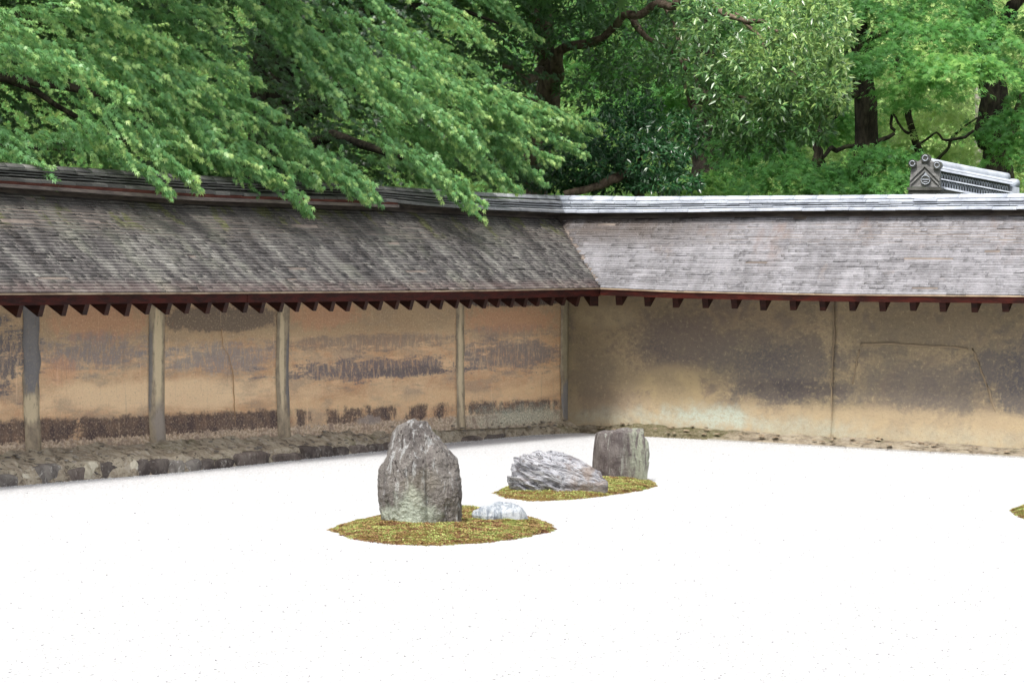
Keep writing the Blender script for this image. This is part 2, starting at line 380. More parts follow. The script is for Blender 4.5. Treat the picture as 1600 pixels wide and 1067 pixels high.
def mat_shingle(fr, left):
    g = NG('cedar_shingle'); p, u, z = wall_coords(g, fr)
    b = g.sub(g.dot(p, tuple(fr.B)), float(np.dot(E0, fr.B)))
    sk = g.add(u, g.mul(b, 0.0))
    streak = g.sm(g.noise(g.xyz(g.mul(sk, 2.6), g.mul(b, 0.8), 0.0), 2.0, 7, 0.66, 0.3), 0.30, 0.70, *((0.2, 0.8) if left else (0.36, 0.66)))
    pat = g.noise(g.xyz(g.mul(u, 1.0), g.mul(b, 1.3), 3.0), 2.1, 5, 0.6)
    fine = g.noise(g.xyz(g.mul(u, 1.0), g.mul(b, 8.0), 1.0), 16, 4, 0.7)
    gr = g.noise(g.xyz(g.mul(u, 1.0), g.mul(b, 5.0), 1.0), 60, 3, 0.7)
    v = g.attr('var'); v = g.add(g.mul(g.sub(v, 0.5), 0.30), 0.5)
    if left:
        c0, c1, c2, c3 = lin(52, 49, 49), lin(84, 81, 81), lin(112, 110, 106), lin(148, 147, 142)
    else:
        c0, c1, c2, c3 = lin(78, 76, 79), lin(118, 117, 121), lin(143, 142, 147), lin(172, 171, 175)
    t = g.add(g.add(g.mul(streak, 0.62), 0.115), g.add(g.mul(g.sub(v, 0.5), 0.42), g.mul(g.sub(fine, 0.5), 0.45)))
    c = g.ramp(t, [(0.22, c0), (0.40, c1), (0.56, c2), (0.74, c3)])
    if left:
        c = g.mix(g.sm(pat, 0.50, 0.66, 0, 0.40), c, lin(124, 127, 112))
        c = g.mix(g.sm(b, 0.12, 0.02, 0, 0.35), c, lin(110, 88, 84))
        # moss cushions high on the slope
        mo = g.noise(g.xyz(g.mul(u, 1.6), g.mul(b, 1.6), 9.0), 2.2, 5, 0.6)
        mo = g.mul(g.sm(mo, 0.56, 0.62), g.sm(b, 0.45, 0.56))
        c = g.mix(g.mul(mo, 0.8), c, lin(96, 104, 40))
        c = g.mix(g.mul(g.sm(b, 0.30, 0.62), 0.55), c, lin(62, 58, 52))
    else:
        k = g.noise(g.xyz(g.mul(u, 1.3), g.mul(b, 1.0), 12.0), 1.5, 5, 0.62)
        c = g.mix(g.mul(g.sm(k, 0.54, 0.68), g.sm(b, 0.15, 0.5)), c, lin(118, 104, 100))
        edge = g.mul(g.sm(u, 1.3, 0.1), g.sm(b, 0.35, 0.62)); c = g.mix(g.mul(edge, g.sm(streak, 0.3, 0.55, 0.3, 0.9)), c, lin(78, 70, 66))
        c = g.mix(g.sm(g.noise(g.xyz(u, b, 20.0), 3.3, 4, 0.6), 0.62, 0.72, 0, 0.2), c, lin(166, 142, 124))
    c = g.mix(g.sm(gr, 0.55, 0.75, 0, 0.45), c, lin(206, 202, 198) if not left else lin(176, 172, 160))
    c = g.mix(g.sm(gr, 0.42, 0.30, 0, 0.35), c, lin(60, 54, 54))
    return g.done(g.principled(c, 0.8, 0.3, g.bump(g.add(gr, fine), 0.006, 0.7)))

def mat_tile(dark, mixed=False):
    g = NG('smoked_roof_tile'); p = g.pos()
    n = g.noise(p, 6, 5, 0.6); f = g.noise(p, 50, 4, 0.65); r = g.n('ShaderNodeObjectInfo').outputs['Random']
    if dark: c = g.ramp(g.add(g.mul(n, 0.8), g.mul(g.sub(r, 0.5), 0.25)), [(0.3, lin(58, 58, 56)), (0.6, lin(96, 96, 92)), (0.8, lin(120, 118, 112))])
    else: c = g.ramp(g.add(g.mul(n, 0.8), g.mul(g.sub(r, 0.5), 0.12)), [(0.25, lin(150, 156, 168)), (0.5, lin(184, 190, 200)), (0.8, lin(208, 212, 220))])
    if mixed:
        u = g.sub(g.dot(p, tuple(FL.D)), float(np.dot(E0, FL.D))); c = g.mix(g.sm(g.add(u, g.mul(n, 1.2)), 3.6, 1.2), c, g.ramp(n, [(0.3, lin(112, 114, 116)), (0.7, lin(158, 161, 164))]))  # lighter near the corner; maple shade and dirt painted into the tile colour
    c = g.mix(g.sm(f, 0.56, 0.72, 0, 0.35), c, lin(80, 78, 74))
    return g.done(g.principled(c, g.sm(n, 0.2, 0.8, 0.32, 0.6), 0.5, g.bump(f, 0.003, 0.5)))

def mat_wood(name, a, b, rough=0.55, spec=0.4):
    g = NG(name); p = g.pos(); n = g.noise(g.scale(p, (1, 1, 6)), 5, 6, 0.65); f = g.noise(g.scale(p, (1, 1, 9)), 30, 4, 0.6)
    c = g.mix(g.sm(n, 0.35, 0.65), a, b); c = g.mix(g.sm(f, 0.6, 0.8, 0, 0.4), c, lin(120, 90, 80))
    return g.done(g.principled(c, rough, spec, g.bump(f, 0.004, 0.5)))

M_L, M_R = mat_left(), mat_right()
M_PL, M_PR = mat_post(FL), mat_post(FR)
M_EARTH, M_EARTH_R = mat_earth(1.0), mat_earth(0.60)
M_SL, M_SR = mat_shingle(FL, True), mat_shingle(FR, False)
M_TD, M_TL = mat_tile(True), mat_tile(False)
M_RED = mat_wood('red_brown_lacquered_wood', lin(34, 11, 8), lin(64, 22, 15), 0.75, 0.15)
M_RAFT = mat_wood('dark_rafter_wood', lin(34, 16, 12), lin(56, 26, 18), 0.65, 0.2)
M_LATH = mat_wood('pale_lath', lin(130, 110, 90), lin(176, 156, 132), 0.8)
M_DARKW = mat_wood('grey_brown_board', lin(88, 80, 76), lin(120, 110, 102), 0.8)

M_TM = mat_wood('mid_grey_tile', lin(104, 104, 104), lin(138, 138, 138), 0.6)
def simple(name, fn):
    g = NG(name); return g.done(fn(g))
def _grav(g):
    p = g.pos(); n = g.noise(p, 140, 3, 0.7); v = g.voro(p, 90, out='Color'); vv = g.dot(v, (0.33, 0.33, 0.33)); b = g.noise(p, 1.6, 4, 0.6)
    c = g.mix(g.sm(vv, 0.25, 0.75), lin(163, 164, 166), lin(193, 194, 196)); c = g.mix(g.sm(n, 0.66, 0.76, 0, 0.5), c, lin(140, 136, 130))
    c = g.mix(g.sm(b, 0.55, 0.75, 0, 0.12), c, lin(176, 172, 166))
    rk = g.n('ShaderNodeTexWave', wave_type='BANDS', bands_direction='Y'); rk.inputs['Scale'].default_value = 1.6; rk.inputs['Distortion'].default_value = 0.4
    g.set(rk.inputs['Vector'], p)
    h = g.add(g.voro(p, 90), g.mul(rk.outputs['Fac'], 0.8))
    return g.principled(c, 0.9, 0.2, g.bump(h, 0.012, 0.5))
M_GRAVEL = simple('white_gravel', _grav)
def _ground(g):
    p = g.pos(); n = g.noise(p, 2.5, 6, 0.65); f = g.noise(p, 30, 5, 0.7)
    c = g.ramp(n, [(0.3, lin(34, 44, 24)), (0.5, lin(60, 84, 38)), (0.7, lin(88, 104, 50))]); c = g.mix(g.sm(f, 0.55, 0.7, 0, 0.5), c, lin(66, 92, 38))
    return g.principled(c, 0.95, 0.1, g.bump(f, 0.05, 0.7))
M_GROUND = simple('woodland_ground', _ground)

# ------------------------------------------------------------------ ground
def grid_fn(xs, ys, fz):
    X, Y = np.meshgrid(xs, ys, indexing='ij'); Z = fz(X, Y); V = np.stack([X, Y, Z], -1).reshape(-1, 3); ny = len(ys)
    i, j = np.meshgrid(np.arange(len(xs) - 1), np.arange(ny - 1), indexing='ij'); a = (i * ny + j).ravel()
    return V, np.stack([a, a + ny, a + ny + 1, a + 1], 1)
def hillz(X, Y):
    d = np.clip(Y - 42, 0, None); h = 22 * (1 - np.exp(-(d / 45) ** 1.5))
    return -0.13 + h * (0.8 + 0.2 * np.sin(X * 0.05 + 1.3)) * np.where(Y > 42, 1, 0) + 0.0 * X
xs = np.unique(np.concatenate([np.linspace(-1500, -60, 14), np.linspace(-60, 60, 61), np.linspace(60, 1500, 14)]))
ys = np.unique(np.concatenate([np.linspace(-1500, -10, 10), np.linspace(-10, 140, 76), np.linspace(140, 1500, 14)]))
V, Q = grid_fn(xs, ys, hillz)
tag(link('ground', quads_mesh('ground', V, Q, True), M_GROUND), kind='structure')

# gravel court: bounded by the edge lines of the two ledges
GL = [(-330, 794), (-160, 777), (0, 761), (130, 750), (250, 741), (340, 732), (430, 722), (560, 708), (700, 692), (830, 680), (905, 676.5)]
GR = [(905, 676.5), (1000, 682), (1150, 690), (1300, 698.5), (1450, 707), (1600, 715), (1760, 723.5)]
gl = [G(*p) for p in GL]; gr = [G(*p) for p in GR]
def edge_off(fr, pts):
    A = np.array([np.dot(p - E0, fr.D) for p in pts]); Wd = np.array([np.dot(p - E0, fr.B) for p in pts]); i = np.argsort(A)
    return A[i], Wd[i]
AL, WL = edge_off(FL, gl); AR, WR = edge_off(FR, gr)
print('left edge along', AL.round(2), 'off', WL.round(2)); print('right edge', AR.round(2), WR.round(2))
def goff(fr, a):
    A, Wd = (AL, WL) if fr is FL else (AR, WR)
    return np.interp(a, A, Wd)
corner = gl[-1]
def gravel_sheet():
    # quad strips: along L from the edge, then across towards +R
    na, nb = 90, 110
    a = np.linspace(-0.6, 27.5, na); b = np.concatenate([np.linspace(0, 1, 30)[:-1], np.linspace(1, 12, nb - 29)])
    V = []
    for ai in a:
        for bi in b:
            # garden coordinates: ai along DL, bi along DR, clipped to the two edge lines
            pa = ai; pb = bi - 0.6
            wl = float(np.interp(pa, AL, WL)); wr = float(np.interp(pb, AR, WR))
            qa = max(pa, -wr + 0.02 - 0.05); qb = max(pb, -wl + 0.02 - 0.05)
            p = E0 + DL * qa + DR * qb
            V.append((p[0], p[1], gz(p[0])))
    i, j = np.meshgrid(np.arange(na - 1), np.arange(nb - 1), indexing='ij'); k = (i * nb + j).ravel()
    Q = np.stack([k, k + 1, k + nb + 1, k + nb], 1)
    V = np.array(V); area = np.linalg.norm(np.cross(V[Q[:, 2]] - V[Q[:, 0]], V[Q[:, 3]] - V[Q[:, 1]]), axis=1)
    return V, Q[area > 1e-6]
V, Q = gravel_sheet()
tag(link('gravel_court', quads_mesh('gravel_court', V, Q, True), M_GRAVEL), kind='structure')

def octa(P, r, squash=0.6):
    n = len(P); d = np.array([[1, 0, 0], [0, 1, 0], [-1, 0, 0], [0, -1, 0], [0, 0, squash], [0, 0, -squash]])
    th = rng.uniform(0, 6.28, n); c, s = np.cos(th), np.sin(th)
    dd = d[None] * r[:, None, None] * rng.uniform(0.7, 1.3, (n, 6, 1))
    x = dd[..., 0] * c[:, None] - dd[..., 1] * s[:, None]; y = dd[..., 0] * s[:, None] + dd[..., 1] * c[:, None]
    V = np.stack([x, y, dd[..., 2]], -1) + P[:, None]
    f = np.array([[0, 1, 4], [1, 2, 4], [2, 3, 4], [3, 0, 4], [1, 0, 5], [2, 1, 5], [3, 2, 5], [0, 3, 5]])
    return V.reshape(-1, 3), (f[None] + (np.arange(n) * 6)[:, None, None]).reshape(-1, 3)
def _peb(g):
    v = g.attr('var'); c = g.ramp(v, [(0.0, lin(146, 146, 147)), (0.22, lin(190, 190, 190)), (1.0, lin(232, 231, 228))]); return g.principled(c, 0.85, 0.2)
M_PEB = simple('pebble', _peb)
n = 12000
px = rng.uniform(-60, 1660, n); py = 690 + 390 * rng.random(n) ** 1.0
P = []
for x, y in zip(px, py):
    p = G(x, y); la = np.dot(p - E0, DL); lb = np.dot(p - E0, DR)
    if lb > -goff(FL, la) + 0.02 and la > -goff(FR, lb) + 0.02: P.append(p)
# a coarse dusting of grit where the gravel meets the ledges
for fr in (FL, FR):
    D2 = DR if fr is FL else DL
    for k in range(1500):
        a = random.uniform(-0.2, 9); wv = float(goff(fr, a)); q = E0 + fr.D * a - fr.B * (-wv + abs(random.gauss(0, 0.05)))
        P.append(np.array([q[0], q[1], gz(q[0])]))
P = np.array(P); r = rng.uniform(0.0025, 0.006, len(P)) 
V, T = octa(P + [0, 0, 0.002], r); var = np.repeat(rng.random(len(P)) ** 0.8, 6)
tag(link('loose_gravel', quads_mesh('loose_gravel', V, T, False, var), M_PEB), 'loose pale gravel chips lying over the white gravel court', 'gravel', kind='stuff')

# ------------------------------------------------------------------ the two walls
def panel(fr, a0, a1, mat, parent, name='plaster_panel', proud=0.0, zb=0.0, flare=0.02, rough=0.004, label=None, ragged=0.0, zt=1.50):
    na = max(3, int((a1 - a0) / 0.04)); nz = 34
    A = np.linspace(a0, a1, na); T = np.linspace(0, 1, nz) ; V = []
    for ai in A:
        b = float(fr.base(ai)) - 0.05
        for t in T:
            z = b + (zt - b) * t
            e = 0.0
            if ragged and (ai == A[0] or ai == A[-1]): e = ragged * float(vnoise([z * 9 + a0 * 7, 0.5, 3], 5))
            off = proud + flare * math.exp(-((t) / 0.16) ** 1.3) + rough * float(fbm([ai * 2.3, z * 3, 1], 3, 3)) - 0.012 * t
            V.append(fr.P(ai + e, OVER - off, z))
    n0 = len(V)
    i, j = np.meshgrid(np.arange(na - 1), np.arange(nz - 1), indexing='ij'); k = (i * nz + j).ravel()
    Q = [tuple(q) for q in np.stack([k, k + 1, k + nz + 1, k + nz], 1)]
    # returns at both ends and the top
    ring = [0 * nz + j for j in range(nz)] + [i * nz + nz - 1 for i in range(1, na)] + [(na - 1) * nz + j for j in range(nz - 2, -1, -1)]
    for r in ring: V.append(np.array(V[r]) + fr.B * (0.05 + proud))
    for q in range(len(ring) - 1): Q.append((ring[q], n0 + q, n0 + q + 1, ring[q + 1]))
    o = link(name, mesh(name, V, Q, True), mat, parent)
    if label: o['label'] = label
    return o

def au(fr, px, y=560): return fr.hit(px, y, OVER)[0]

wallL = empty('earthen_wall', tuple(FL.P(6, OVER, 0)))
tag(wallL, 'orange ochre earthen wall with stained panels between posts, dark shingle roof shaded by the maple', 'wall', 'roofed earthen walls of the gravel garden')
wallR = empty('earthen_wall', tuple(FR.P(3, OVER, 0)))
tag(wallR, 'grey olive earthen wall with sooty stains, pale shingle roof and silvery ridge tiles', 'wall', 'roofed earthen walls of the gravel garden')

wallL['kind'] = 'thing'; wallR['kind'] = 'thing'
# cores
for fr, wl, mt in ((FL, wallL, M_L), (FR, wallR, M_R)):
    mb = MB()
    A = np.linspace(-OVER + 0.04 if fr is FL else -OVER - 0.45, fr.end, 30)
    for i in range(len(A) - 1):
        a, b = A[i], A[i + 1]
        mb.hexa([fr.P(a, OVER + 0.035, -0.1), fr.P(b, OVER + 0.035, -0.1), fr.P(b, OVER + 0.47, -0.1), fr.P(a, OVER + 0.47, -0.1),
                 fr.P(a, OVER + 0.045, 1.52), fr.P(b, OVER + 0.045, 1.52), fr.P(b, OVER + 0.46, 1.52), fr.P(a, OVER + 0.46, 1.52)])
    mb.build('wall_core', mt, wl)

# left wall panels and posts
postsL = [(-190, -166), (38, 62), (233, 257), (433, 452), (713, 725), (877, 889)]
edges = [(FL.hit(x0, 560, OVER)[0], FL.hit(x1, 560, OVER)[0]) for x0, x1 in postsL]
edges = [(max(a, b), min(a, b)) for a, b in edges]       # along grows to the left of the photo
bounds = [FL.end] + [e for pr in edges for e in pr] + [-OVER]
lab = {0: None, 1: 'leftmost panel in view, mostly slate grey', 2: 'evenly ochre panel with a dark foot', 3: 'cracked panel with a dark bar at its top',
       4: 'widest panel with ragged grey bands', 5: 'orange panel nearest the corner'}
k = 0
for i in range(0, len(bounds) - 1, 2):
    a1, a0 = bounds[i], bounds[i + 1]
    if a1 - a0 > 0.03: panel(FL, a0 - 0.004, a1 + 0.004, M_L, wallL, label=lab.get(k)); k += 1
for (a1, a0), (x0, x1) in zip(edges, postsL):
    panel(FL, a0, a1, M_PL, wallL, 'post', proud=0.005, flare=0.02, ragged=0.022)
# right wall panels
sA = au(FR, 1303)
panel(FR, -OVER - 0.03, sA - 0.003, M_R, wallR, flare=0.04, label='panel beside the corner with greenish lichen at its foot')
panel(FR, sA + 0.003, 4.35, M_R, wallR, proud=0.006, flare=0.05, label='panel with a trapezoid outline in its plaster')
panel(FR, 4.356, FR.end, M_R, wallR, proud=0.0, flare=0.05)
# plaster seams on the right wall
def seam(fr, pts, r, mat, parent, lift=0.012, label=None):
    P = []
    for (x0, y0), (x1, y1) in zip(pts[:-1], pts[1:]):
        n_ = max(2, int(math.hypot(x1 - x0, y1 - y0) / 7))
        for q in range(n_):
            t = q / n_; a, z = fr.hit(x0 + (x1 - x0) * t, y0 + (y1 - y0) * t, OVER)
            P.append(fr.P(a + random.uniform(-.006, .006), OVER - lift + random.uniform(-.002, .002), z + random.uniform(-.004, .004)))
    mb = MB(); mb.tube(P, [r * random.uniform(0.6, 1.3) for _ in P], 6); o = mb.build('plaster_seam', mat, parent, True)
    if label: o['label'] = label
M_SEAM = simple('seam_plaster', lambda g: g.principled(g.mix(g.noise(g.pos(), 20, 5, 0.6), lin(120, 108, 94), lin(158, 140, 114)), 0.95, 0.1))
M_SEAM2 = simple('crack_lip', lambda g: g.principled(g.mix(g.noise(g.pos(), 20, 5, 0.6), lin(140, 112, 86), lin(206, 170, 128)), 0.95, 0.1))
seam(FR, [(1332, 600), (1338, 570), (1345, 538)], 0.008, M_SEAM, wallR, 0.006)
seam(FR, [(1345, 538), (1400, 537), (1460, 541), (1520, 545)], 0.009, M_SEAM, wallR, 0.006, 'top edge of the trapezoid outline')
seam(FR, [(1520, 545), (1532, 575), (1545, 610), (1560, 655)], 0.009, M_SEAM, wallR, 0.008)
seam(FR, [(1302, 478), (1304, 520), (1302, 560), (1299, 600), (1300, 648)], 0.007, M_SEAM, wallR, 0.008, 'upright joint between two panels')
seam(FL, [(345, 515), (347, 540), (356, 555), (363, 580), (364, 610), (366, 650), (366, 682)], 0.003, M_SEAM2, wallL, 0.006, 'thin crack running down the panel')

# roofs
def roof(fr, wl, mat, other):
    A = np.linspace(0, 1, 46); ws = [0.052, 0.33, RUN, 2 * RUN - 0.33, 2 * RUN]; V = []; n_ = len(ws) * 2
    for t in A:
        for lower in (0, 1):
            for wv in ws:
                a = -wv + (fr.end + wv) * t; wm = wv if wv <= RUN else 2 * RUN - wv
                z = float(roofz(fr, a, wm)) - 0.012 - (0.05 if lower else 0.0)
                V.append(fr.P(a, wv, z))
    m5 = len(ws); Q = []
    for i in range(len(A) - 1):
        b0, b1 = i * n_, (i + 1) * n_
        for j in range(m5 - 1):
            Q.append((b0 + j, b1 + j, b1 + j + 1, b0 + j + 1)); Q.append((b0 + m5 + j, b0 + m5 + j + 1, b1 + m5 + j + 1, b1 + m5 + j))
        Q.append((b0, b0 + m5, b1 + m5, b1)); Q.append((b0 + m5 - 1, b1 + m5 - 1, b1 + n_ - 1, b0 + n_ - 1))
    for b in (0, (len(A) - 1) * n_):
        for j in range(m5 - 1): Q.append((b + j, b + j + 1, b + m5 + j + 1, b + m5 + j))
    rf = link('roof', mesh('roof', V, Q), M_DARKW, wl)
    # shingles, course by course
    rows = 31; ex = (RUN - 0.06) / rows; pieces = []
    for r_ in range(rows):
        w0 = r_ * ex; w1 = w0 + ex * 1.35; a = -w0 - 0.02 + random.uniform(0, 0.05)
        while a < fr.end:
            wd = random.choice([0.06, 0.10, 0.14, 0.19, 0.26, 0.36]) * random.uniform(0.8, 1.2)
            if wd + a > fr.end: break
            th = random.uniform(0.0085, 0.0105)
            j0 = random.gauss(0, 0.0014); lift = random.uniform(0, 0.0012) + (random.uniform(0.003, 0.006) if random.random() < 0.05 else 0)
            s0 = max(a, -w0 - 0.015); s1 = a + wd - random.uniform(0.0006, 0.003)
            if r_ > 1 and random.random() < 0.006: a += wd; continue
            pieces.append((w0 + j0, w1, s0, s1, th, lift, random.random())); a += wd
    def pts(w0, w1, s0, s1, th, lift):
        q = []
        for up in (0, 1):
            for (a, wv) in ((s0, w0), (s1, w0), (s1, w1), (s0, w1)):
                z = float(roofz(fr, a, max(wv, 0.0))) - 0.012 + ((lift + (th if up else 0.0)) if wv == w0 else (0.001 if up else -0.006))
                q.append(fr.P(a, wv, z))
        return q
    # the 300 that show largest: nearest the camera and inside the frame
    def score(pc):
        a = (pc[2] + pc[3]) / 2; p = fr.P(a, pc[0], 1.4); x = 800 + F * p[0] / p[1]
        return (pc[3] - pc[2]) * abs(np.dot(p, fr.B)) / p[1] ** 2 if 10 < x < 1590 else 0
    order = sorted(range(len(pieces)), key=lambda i: -score(pieces[i])); big = set(order[:300])
    V, Q, var = [], [], []
    for i, pc in enumerate(pieces):
        q = pts(*pc[:6])
        if i in big:
            me = mesh('shingle', q, BOXF); at = me.attributes.new('var', 'FLOAT', 'POINT'); at.data.foreach_set('value', [pc[6]] * 8)
            link('shingle', me, mat, rf)
        else:
            n0 = len(V); V += q; Q += [tuple(n0 + k for k in f) for f in BOXF]; var += [pc[6]] * 8
    me = quads_mesh('shingle_courses', np.array(V), np.array(Q), False, np.array(var))
    tag(link('shingle_courses', me, mat, rf), kind='stuff')
    # thin pale lath under the shingle butts, then the fascia board
    def strip(name, w0, w1, dz0, dz1, m, aa=0.0, seg=40, parent=wl, lb=None):
        mb = MB(); A = np.linspace(-w0 + aa, fr.end, seg)
        for i in range(seg - 1):
            a, b = A[i], A[i + 1]; za, zb = float(fr.eave(a)), float(fr.eave(b))
            aw, bw = (a, b)
            mb.hexa([fr.P(aw, w0, za + dz0), fr.P(bw, w0, zb + dz0), fr.P(bw, w1, zb + dz0), fr.P(aw, w1, za + dz0),
                     fr.P(aw, w0, za + dz1), fr.P(bw, w0, zb + dz1), fr.P(bw, w1, zb + dz1), fr.P(aw, w1, za + dz1)])
        return mb.build(name, m, parent)
    strip('eave_lath', 0.003, 0.05, -0.024, -0.0125, M_LATH)
    b0 = -0.012; kk = 0
    while b0 < fr.end:
        b1 = min(b0 + random.uniform(1.7, 2.4), fr.end); mb = MB(); A = np.linspace(b0, b1 - 0.002, 9); dd = random.uniform(-0.002, 0.002); lo_ = (-0.086 if fr is FL else -0.074) + dd
        for i in range(8):
            a, b = A[i], A[i + 1]; za, zb = float(fr.eave(a)), float(fr.eave(b)); w0, w1 = 0.012 + dd, 0.048
            if kk == 0 and i == 0: a_ = a - 0.036
            else: a_ = a
            mb.hexa([fr.P(a, w0, za + lo_), fr.P(b, w0, zb + lo_), fr.P(b, w1, zb + lo_), fr.P(a_, w1, za + lo_), fr.P(a, w0, za - 0.025), fr.P(b, w0, zb - 0.025), fr.P(b, w1, zb - 0.025), fr.P(a_, w1, za - 0.025)])
        mb.build('fascia_board', M_RED, wl); b0 = b1; kk += 1
    # rafters
    sp = 0.262 if fr is FL else 0.262
    a = 0.30 if fr is FL else 0.14
    sl = (float(fr.top(1)) - float(fr.eave(1))) / 0.66 * 0.74
    first = None
    while a < fr.end - 0.1:
        z0 = float(fr.eave(a)) - (0.058 if fr is FL else 0.050); hw = 0.028 + random.uniform(-0.002, 0.002); dzr = random.gauss(0, 0.004); mb = MB()
        w0, w1 = 0.056, OVER + 0.05
        q = []
        for up in (0, 1):
            for (da, wv) in ((-hw, w0), (hw, w0), (hw, w1), (-hw, w1)):
                z = z0 + (wv - w0) * sl + (0 if up else -0.103 + dzr)
                ww = wv + (0.03 if (not up and wv == w0) else 0) + (0.006 * math.sin(a * 37) + 0.006 if wv == w0 else 0)
                q.append(fr.P(a + da + random.gauss(0, 0.001), ww, z))
        mb.hexa(q); mb.build('rafter', M_RAFT, wl)
        a += sp * random.uniform(0.985, 1.015)
    return rf
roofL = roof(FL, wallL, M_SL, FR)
roofR = roof(FR, wallR, M_SR, FL)
# the valley rafter in the corner
mb = MB(); dv = (DL + DR) / np.linalg.norm(DL + DR); dp = np.array([-dv[1], dv[0], 0]); q = []
for up in (0, 1):
    for (s_, wv) in ((-1, 0.10), (1, 0.10), (1, 0.6), (-1, 0.6)):
        p = E0 - (DL + DR) * wv + dp * 0.04 * s_; q.append(p + np.array([0, 0, float(FL.eave(0)) - 0.05 + (wv - 0.10) * 0.75 + (0 if up else -0.12)]))
mb.hexa(q); mb.build('valley_rafter', M_RAFT, wallL)

# ridges
def ridge(fr, wl, mat, dark):
    L = 0.209
    def prof(a, k): return 0
    def zpos(a, t):                                      # t 0 roof top .. 1 ridge top
        zt = float(fr.rtop(a)); zb = float(roofz(fr, a, RUN)) - 0.03
        return zb + (zt - zb) * t
    # bedding board
    def run(name, hw, t0, t1, m, lb=None, rg=wl):
        mb = MB(); A = np.linspace(-RUN - hw + 0.001, fr.end, 40) if fr is FL else np.linspace(-RUN + hw - 0.001 - 2 * hw, fr.end, 40)
        for i in range(39):
            a, b = A[i], A[i + 1]
            mb.hexa([fr.P(a, RUN - hw, zpos(a, t0)), fr.P(b, RUN - hw, zpos(b, t0)), fr.P(b, RUN + hw, zpos(b, t0)), fr.P(a, RUN + hw, zpos(a, t0)),
                     fr.P(a, RUN - hw, zpos(a, t1)), fr.P(b, RUN - hw, zpos(b, t1)), fr.P(b, RUN + hw, zpos(b, t1)), fr.P(a, RUN + hw, zpos(a, t1))])
        return mb.build(name, m, rg)
    rg = run('ridge', 0.080, 0.0, 0.73, M_CORE)
    if fr is FL:
        mb = MB(); A = np.linspace(2.6, fr.end, 24)
        for (hw, t0, t1, nm, m) in ((0.150, -0.02, 0.115, 'ridge_footing_board', M_DARKW), (0.138, 0.12, 0.27, 'ridge_side_board', M_REDW)):
            mb = MB()
            for i in range(23):
                a, b = A[i], A[i + 1]
                mb.hexa([fr.P(a, RUN - hw, zpos(a, t0)), fr.P(b, RUN - hw, zpos(b, t0)), fr.P(b, RUN + hw, zpos(b, t0)), fr.P(a, RUN + hw, zpos(a, t0)),
                         fr.P(a, RUN - hw, zpos(a, t1)), fr.P(b, RUN - hw, zpos(b, t1)), fr.P(b, RUN + hw, zpos(b, t1)), fr.P(a, RUN + hw, zpos(a, t1))])
            mb.build(nm, m, rg)
    courses = [(0.158, 0.17, 0.32, 0.02), (0.122, 0.35, 0.43, 0.006), (0.116, 0.475, 0.56, 0.006), (0.124, 0.60, 0.73, 0.01)]
    left_t = [(0.29, 0.44), (0.48, 0.555), (0.595, 0.665), (0.70, 0.785)]
    def tc(a, ci, k):
        t = courses[ci][1 + k]
        if fr is not FL: return t
        q = min(1, max(0, (a - 1.6) / 1.6)); q = q * q * (3 - 2 * q); return t + (left_t[ci][k] - t) * q
    count = 0
    for ci, (hw, t0, t1, droop) in enumerate(courses):
        a = -RUN + (hw if False else -hw) + (0.5 * L if ci % 2 else 0)
        if ci % 2: a -= 0.5 * L
        s = -RUN - hw + 0.01; off = (0.0 if ci % 2 == 0 else L / 2)
        a = s; nxt = s + (L if off == 0 else L / 2)
        while a < fr.end:
            b = min(nxt, fr.end); g_ = 0.0015
            a0, b0 = a + g_, b - g_; dz = random.gauss(0, 0.0012); dw = random.gauss(0, 0.0015)
            q = []
            for (aa, si) in ((a0, 0), (b0, 1)):
                sk = 0.0
                zb, zt = zpos(aa, tc(aa, ci, 0)) + dz, zpos(aa, tc(aa, ci, 1)) + dz
                q.append([fr.P(aa, RUN - hw + dw, zb - droop * 0.5), fr.P(aa, RUN - hw + dw, zb - droop * 0.5 + (zt - zb) * 0.72), fr.P(aa, RUN - hw * 0.62, zt), fr.P(aa, RUN + hw * 0.62, zt), fr.P(aa, RUN + hw, zb + (zt - zb) * 0.4), fr.P(aa, RUN + hw, zb - droop * 0.5), fr.P(aa, RUN, zb + 0.003)])
            Vt = q[0] + q[1]; m7 = 7
            Fq = [(j, (j + 1) % m7, m7 + (j + 1) % m7, m7 + j) for j in range(m7)] + [tuple(range(m7))[::-1], tuple(range(m7, 2 * m7))]
            count += 1
            link('ridge_tile', mesh('ridge_tile', Vt, Fq), mat, rg)
            a = b; nxt = b + L
    # cap: half-round tiles, each slightly lapping the next
    a = -RUN - 0.05
    while a < fr.end:
        b = min(a + L, fr.end); Vt = []; ns = 12
        for (aa, rr) in ((a, 1.0), (a + 0.02, 1.0), (b - 0.001, 0.955)):
            zt = float(fr.rtop(aa)); zb = zpos(aa, 0.735 if fr is FR else 0.78); ry = (zt - zb) * rr
            for j in range(ns + 1):
                th = math.pi * j / ns
                Vt.append(fr.P(aa, RUN - 0.088 * rr * math.cos(th), zb + ry * math.sin(th)))
        Fq = []
        for k_ in range(2):
            for j in range(ns): Fq.append((k_ * (ns + 1) + j, k_ * (ns + 1) + j + 1, (k_ + 1) * (ns + 1) + j + 1, (k_ + 1) * (ns + 1) + j))
        Fq += [tuple(range(ns + 1))[::-1], tuple(range(2 * (ns + 1), 3 * (ns + 1)))]
        Fq.append((0, ns + 1, 2 * (ns + 1), 2 * (ns + 1) + ns, ns + 1 + ns, ns))
        me = mesh('cap_tile', Vt, Fq)
        for pl in me.polygons: pl.use_smooth = len(pl.vertices) == 4
        link('cap_tile', me, mat, rg); a = b
    return count
M_CORE = mat_wood('dark_clay_bedding', lin(44, 40, 36), lin(70, 62, 54), 0.9)
M_REDW = mat_wood('weathered_red_board', lin(84, 42, 34), lin(116, 66, 54), 0.8)
